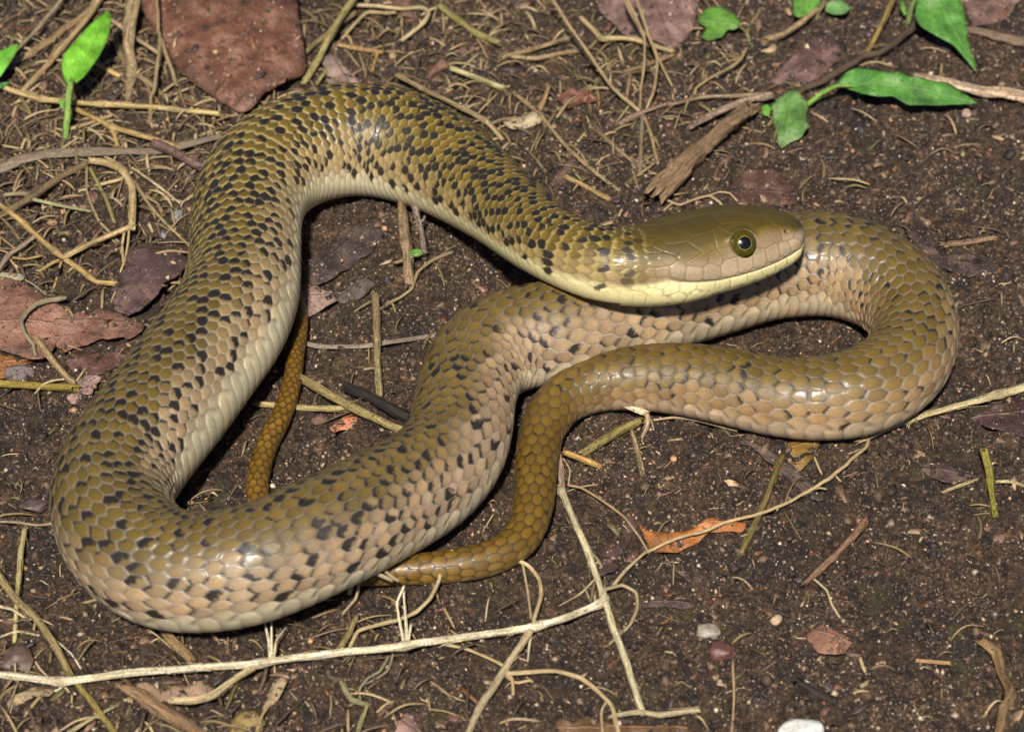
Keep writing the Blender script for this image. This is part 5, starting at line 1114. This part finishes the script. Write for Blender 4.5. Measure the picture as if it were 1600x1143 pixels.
# ------------------------------------------------------------------ stones
bpy_ico = None
def ico(sub):
    import bmesh
    bm = bmesh.new(); bmesh.ops.create_icosphere(bm, subdivisions=sub, radius=1)
    V_ = np.array([v.co[:] for v in bm.verts]); F_ = np.array([[v.index for v in f.verts] for f in bm.faces]); bm.free()
    return V_, F_
IV = np.array([(1, 0, 0), (-1, 0, 0), (0, 1, 0), (0, -1, 0), (0, 0, 1), (0, 0, -1.)]); IF = np.array([(0, 2, 4), (2, 1, 4), (1, 3, 4), (3, 0, 4), (2, 0, 5), (1, 2, 5), (3, 1, 5), (0, 3, 5)]); IV3, IF3 = ico(3)
def stone(name, label, px, py, rx, ry, rz, col, rot=0.0, mat='stone', rugged=.25, sink=.35):
    _seed[0] += 1; s = _seed[0]
    v = IV3.copy()
    v *= (1 + rugged * 2 * (fbm(v[:, 0] * 1.3 + s, v[:, 1] * 1.3, v[:, 2] * 1.3 + s, 3) - .5))[:, None]
    v *= (1 + rugged * .5 * (fbm(v[:, 0] * 5 + s, v[:, 1] * 5, v[:, 2] * 5 + s, 3) - .5))[:, None]
    # a few flat facets
    r2 = np.random.default_rng(s)
    for _ in range(9):
        d_ = r2.normal(size=3); d_ /= np.linalg.norm(d_)
        k_ = v @ d_; lim = r2.uniform(.62, .85)
        v -= np.maximum(k_ - lim, 0)[:, None] * d_ * 0.9
    v *= np.array([rx, ry, rz])
    c_, s_ = math.cos(rot), math.sin(rot)
    v = np.stack([v[:, 0] * c_ - v[:, 1] * s_, v[:, 0] * s_ + v[:, 1] * c_, v[:, 2]], -1)
    P = gpt(px, py, rz * (1 - sink))
    cl = np.array(col)[None] * (0.75 + .5 * fbm(v[:, 0] / 5 + s, v[:, 1] / 5, v[:, 2] / 5, 3))[:, None]
    o = link(name, mesh_np(name, v * PX + P, IF3, cl), M[mat])
    return tag(o, label, 'stone', 'pebbles on the soil')
stone('pebble', 'smooth grey pebble between thin straw and the thick coil', 277, 337, 9, 14, 8, (.16, .16, .15), -.5)
stone('pebble', 'small bluish grey pebble next to the smooth grey pebble', 255, 368, 6, 8, 6, (.14, .145, .145), .3)
stone('pebble', 'chalk white stone on gravelly soil', 1252, 1142, 36, 26, 14, (.52, .52, .48), .3, rugged=.15)
stone('pebble', 'dark reddish stone beside the clear quartz chip', 1128, 1018, 23, 17, 12, (.10, .045, .036), .2, rugged=.5)
stone('pebble', 'pale translucent quartz chip on gravelly soil', 1108, 986, 20, 16, 10, (.20, .165, .13), -.2, rugged=.6)
stone('pebble', 'small pale grit stone below the small lobed green leaf', 1138, 76, 11, 9, 8, (.20, .15, .115), .3)
stone('pebble', 'rounded tan pebble below the long wavy green leaf', 1511, 178, 10, 9, 8, (.26, .18, .14), 0)
stone('pebble', 'small tan pebble below the thin pale green straw', 81, 348, 9, 8, 6, (.26, .17, .085), 0)
stone('pebble', 'flat tan pebble under the golden straw', 97, 367, 12, 7, 5, (.26, .18, .10), .1)
stone('pebble', 'small pinkish pebble below the elbow straw', 178, 390, 8, 7, 5, (.27, .20, .15), .5)
stone('pebble', 'mauve brown stone sunk in soil beside the thick bend', 52, 788, 22, 18, 5, (.075, .048, .042), .3, rugged=.8, sink=.6)
stone('pebble', 'rough reddish clod beside the olive tan split stem', 28, 1030, 30, 24, 12, (.085, .052, .04), .3, rugged=1.0, sink=.5)
stone('pebble', 'reddish pebble beside the forked branch of the straw runner', 712, 1122, 11, 8, 4, (.10, .042, .034), .3, rugged=.7, sink=.6)
stone('pebble', 'small orange pebble on bare soil between knotted straw and orange curled leaf', 1053, 716, 6, 6, 5, (.36, .17, .07), .3)
stone('pebble', 'orange white grit stone beside the ragged leaf scrap', 1212, 968, 12, 8, 7, (.40, .27, .18), .7)

# ------------------------------------------------------------------ what nobody could count
def ground_z(x, y): return g_low(x, y) + g_fine(x, y)
from mathutils.bvhtree import BVHTree
_lv, _lf, _n = [], [], 0
for V_, F_ in LEAVES:
    _lv += V_.tolist(); _lf += [[i + _n for i in f_] for f_ in F_]; _n += len(V_)
TREE = BVHTree.FromPolygons(_lv, _lf)
def litter_z(x, y, share=.6):
    z = ground_z(x, y)
    for i in range(len(x)):
        h = TREE.ray_cast(Vector((x[i] * PX, y[i] * PX, .05)), Vector((0, 0, -1)))
        if h[0] is not None and rng.random() < share: z[i] = max(z[i], h[0].z / PX)
    return z
def spots(n, dens):
    out = []
    while len(out) < n:
        x = rng.uniform(-960, 960, 20000); y = rng.uniform(-900, 1130, 20000)
        P = np.stack([x, y, np.zeros_like(x)], -1) * PX
        q = proj(P)
        ok = (q[:, 0] > -40) & (q[:, 0] < 1640) & (q[:, 1] > -40) & (q[:, 1] < 1190)
        ok &= rng.random(20000) < dens(q[:, 0], q[:, 1], x, y)
        out += list(zip(x[ok], y[ok]))
    return np.array(out[:n])

def instanced(name, base_v, base_f, pos_, scl, rot3, cols, mat, label, cat):
    """many small pieces as one mesh"""
    n, k_ = len(pos_), len(base_v) if base_v.ndim == 2 else base_v.shape[1]
    bv = base_v if base_v.ndim == 3 else np.repeat(base_v[None], n, 0)
    V_ = np.einsum('nij,nkj->nki', rot3, bv * scl[:, None]) + pos_[:, None]
    F_ = (base_f[None] + (np.arange(n) * k_)[:, None, None]).reshape(-1, base_f.shape[1])
    o = link(name, mesh_np(name, V_.reshape(-1, 3) * PX, F_, np.repeat(cols, k_, 0), smooth=False), M[mat])
    return tag(o, label, cat, kind='stuff')

def rand_rot(n, tilt):
    a = rng.uniform(0, 2 * math.pi, n); b_ = rng.normal(0, tilt, n); c_ = rng.normal(0, tilt, n)
    z = np.zeros(n); o1 = np.ones(n)
    Rz = np.stack([np.cos(a), -np.sin(a), z, np.sin(a), np.cos(a), z, z, z, o1], -1).reshape(n, 3, 3)
    Rx = np.stack([o1, z, z, z, np.cos(b_), -np.sin(b_), z, np.sin(b_), np.cos(b_)], -1).reshape(n, 3, 3)
    Ry = np.stack([np.cos(c_), z, np.sin(c_), z, o1, z, -np.sin(c_), z, np.cos(c_)], -1).reshape(n, 3, 3)
    return Rx @ Ry @ Rz

# soil grains
n = 46000
xy = spots(n, lambda px, py, x, y: 0.35 + 0.65 * sstep(.42, .62, fbm(x / 90, y / 90, 4.4, 3)))
rad_ = np.clip(rng.lognormal(0.50, 0.5, n), .7, 7)
big_ = rng.random(n) < .02; rad_[big_] *= 1.7
pal = np.array([(.30, .22, .15), (.42, .34, .25), (.17, .115, .075), (.22, .10, .06), (.10, .07, .055), (.05, .035, .028), (.035, .027, .024), (.12, .085, .06), (.36, .20, .10), (.07, .045, .03)])
ci = rng.choice(len(pal), n, p=[.10, .05, .18, .06, .17, .13, .08, .06, .03, .14])
cols = pal[ci] * rng.uniform(.6, 1.3, (n, 1))
bv = IV[None] * (1 + rng.uniform(-.35, .35, (n, len(IV), 1)))
scl = rad_[:, None] * rng.uniform(.6, 1.3, (n, 3)); scl[:, 2] *= .8
z_ = litter_z(xy[:, 0], xy[:, 1]) + rad_ * rng.uniform(-.2, .5, n)
instanced('gravel', bv, IF, np.concatenate([xy, z_[:, None]], 1), scl, rand_rot(n, .6), cols, 'grain', 'tiny tan, red and dark grains strewn through the soil', 'grit')

# soil clods
n = 11000
IV1, IF1 = ico(1)
xy = spots(n, lambda px, py, x, y: 0.15 + 0.85 * sstep(.40, .62, fbm(x / 70, y / 70, 14.4, 3)))
rad_ = np.clip(rng.lognormal(1.2, .45, n), 1.6, 9.5)
pal = np.array([(.060, .037, .024), (.034, .021, .015), (.095, .060, .038), (.025, .019, .016), (.075, .058, .028), (.13, .085, .055)])
cols = pal[rng.choice(6, n, p=[.28, .24, .18, .14, .06, .10])] * rng.uniform(.7, 1.3, (n, 1))
bv = IV1[None] * (1 + rng.uniform(-.55, .45, (n, len(IV1), 1)))
scl = rad_[:, None] * rng.uniform(.6, 1.3, (n, 3)); scl[:, 2] *= .7
z_ = ground_z(xy[:, 0], xy[:, 1]) + rad_ * rng.uniform(-.3, .25, n)
instanced('dirt', bv, IF1, np.concatenate([xy, z_[:, None]], 1), scl, rand_rot(n, .6), cols, 'clod', 'small angular clods of dark soil', 'soil clods')

# crumbs of leaf and bark
n = 7000
xy = spots(n, lambda px, py, x, y: 0.25 + 0.5 * sstep(480, 150, py) + 0.25 * sstep(500, 100, px) + 0.2 * sstep(900, 1100, py))
base = np.array([(-1, -.5, 0), (-.3, -.8, .1), (.7, -.6, 0), (1, .1, .15), (.4, .7, .1), (-.6, .6, 0)])
base = np.concatenate([base, base - np.array([0, 0, .08])])
bf = [[0, 1, 2, 3, 4, 5][:4], [0, 3, 4, 5], [9, 8, 7, 6], [11, 10, 9, 6]] + [[(i + 1) % 6, i, i + 6, (i + 1) % 6 + 6] for i in range(6)]
bf = np.array(bf)
bv = np.repeat(base[None], n, 0); jit = rng.uniform(-.35, .35, (n, 6, 3)) * np.array([1, 1, .5]); bv = bv + np.concatenate([jit, jit], 1)
sz = np.clip(rng.lognormal(1.35, .55, n), 1.5, 15)
scl = np.stack([sz * rng.uniform(.8, 1.8, n), sz * rng.uniform(.4, .9, n), sz], -1)
pal = np.array([(.10, .055, .038), (.16, .09, .06), (.05, .034, .03), (.22, .15, .09), (.035, .028, .028), (.30, .21, .12), (.14, .06, .03), (.09, .07, .03)])
cols = pal[rng.choice(8, n, p=[.2, .13, .22, .1, .15, .06, .07, .07])] * rng.uniform(.7, 1.3, (n, 1))
z_ = litter_z(xy[:, 0], xy[:, 1], .35) + rng.uniform(0, 2.2, n)
instanced('debris', bv, bf, np.concatenate([xy, z_[:, None]], 1), scl, rand_rot(n, .3), cols, 'flake', 'small crumbs of dead leaf and bark scattered over the soil', 'debris')

# fibres: bent threads of dead grass and root
def fibres(name, n, dens, lmin, lmax, rmin, rmax, pal, label, cat, lift=3.0, bend=.9, flat=1.0):
    xy = spots(n, dens)
    k_ = 9; t = np.linspace(0, 1, k_)
    L = rng.uniform(lmin, lmax, n); a0 = rng.uniform(0, 2 * math.pi, n); curl = rng.normal(0, bend, n); cur2 = rng.normal(0, 1.2 * bend, n)
    ang_ = a0[:, None] + curl[:, None] * t[None] + cur2[:, None] * (t[None] - .5) ** 2 * 3
    ang_ = ang_ + np.cumsum(rng.normal(0, .07, (n, k_)) * (rng.random((n, k_)) < .5), 1)
    st_ = L[:, None] / k_
    x = xy[:, :1] + np.cumsum(np.cos(ang_) * st_, 1); y = xy[:, 1:] + np.cumsum(np.sin(ang_) * st_, 1)
    arch = rng.uniform(0, lift, n)
    e0 = ground_z(x[:, 0], y[:, 0]); e1 = ground_z(x[:, -1], y[:, -1]); zm = np.maximum(ground_z(x[:, k_ // 2], y[:, k_ // 2]) - (e0 + e1) / 2, 0)
    z = e0[:, None] + (e1 - e0)[:, None] * t[None] + zm[:, None] * np.sin(t * math.pi)[None] + 1.2 + arch[:, None] * np.sin(t * math.pi)[None]
    r = rng.uniform(rmin, rmax, n)
    seg = 4; az = np.arange(seg) / seg * 2 * math.pi
    nx_ = -np.sin(ang_); ny_ = np.cos(ang_)
    V_ = np.zeros((n, k_, seg, 3))
    tap = np.interp(t, [0, .15, .8, 1], [.6, 1, .9, .3])
    for j in range(seg):
        rr = r[:, None] * tap[None]
        V_[:, :, j, 0] = x + nx_ * rr * math.cos(az[j]); V_[:, :, j, 1] = y + ny_ * rr * math.cos(az[j]); V_[:, :, j, 2] = z + flat * rr * math.sin(az[j])
    I_ = np.arange(k_ * seg).reshape(k_, seg); J_ = np.roll(I_, -1, 1)
    f1 = np.stack([I_[:-1], J_[:-1], J_[1:], I_[1:]], -1).reshape(-1, 4)
    F_ = (f1[None] + (np.arange(n) * k_ * seg)[:, None, None]).reshape(-1, 4)
    pal = np.array(pal); cols = pal[rng.integers(0, len(pal), n)] * rng.uniform(.7, 1.25, (n, 1))
    o = link(name, mesh_np(name, V_.reshape(-1, 3) * PX, F_, np.repeat(cols, k_ * seg, 0)), M['flake'])
    return tag(o, label, cat, kind='stuff')
topleft = lambda px, py, x, y: 0.9 * sstep(420, 250, px) * sstep(520, 330, py) + 0.55 * sstep(330, 200, py) * sstep(1300, 1000, px) + 0.30 * sstep(880, 1000, py) * sstep(900, 500, px) + 0.05
fibres('grass_litter', 2500, topleft, 14, 85, .6, 3.6, [(.25, .175, .09), (.18, .12, .06), (.31, .23, .125), (.14, .105, .045), (.10, .065, .04), (.07, .045, .03)], 'tangle of fine dead grass fibres among the stems', 'dead grass', 10, .16, .5)
fibres('root_litter', 900, lambda px, py, x, y: 0.3 + 0.4 * sstep(.5, .65, fbm(x / 120, y / 120, 8.8, 2)), 8, 34, .35, 1.0, [(.30, .22, .12), (.14, .09, .05), (.07, .05, .03), (.40, .31, .18), (.12, .10, .04)], 'short hair-like root threads in the soil surface', 'root hairs', 4)

# moss
def moss_mask(px, py, x, y):
    m_ = 0
    for cx, cy, r in ((545, 400, 70), (520, 340, 50), (530, 575, 45), (700, 420, 50), (430, 1070, 60), (560, 1060, 50), (880, 110, 110), (960, 180, 70), (740, 60, 90), (780, 935, 30), (60, 60, 80), (1500, 690, 60), (900, 660, 40), (300, 150, 60), (1000, 930, 50), (160, 300, 120)):
        m_ = m_ + np.exp(-((px - cx) ** 2 + (py - cy) ** 2) / r ** 2)
    return np.clip(m_, 0, 1) * sstep(.42, .6, fbm(x / 28, y / 28, 12.2, 3))
n = 9000
xy = spots(n, moss_mask)
base = np.array([(-.5, 0, 0), (.5, 0, 0), (.25, .1, .6), (0, .45, 1.0), (-.25, .1, .6)])
bf = np.array([[0, 1, 2, 4], [4, 2, 3, 3]])
bf = np.array([[0, 1, 2], [0, 2, 4], [4, 2, 3]])
hgt_ = rng.uniform(4, 10, n)
scl = np.stack([rng.uniform(1.0, 2.0, n), hgt_ * .8, hgt_ * .55], -1)
pal = np.array([(.085, .085, .018), (.12, .105, .025), (.06, .065, .015), (.13, .10, .035)])
cols = pal[rng.integers(0, 4, n)] * rng.uniform(.6, 1.2, (n, 1))
z_ = ground_z(xy[:, 0], xy[:, 1]) - .5
instanced('moss', base, bf, np.concatenate([xy, z_[:, None]], 1), scl, rand_rot(n, .5), cols, 'moss', 'low olive moss in patches on the damp soil', 'moss')
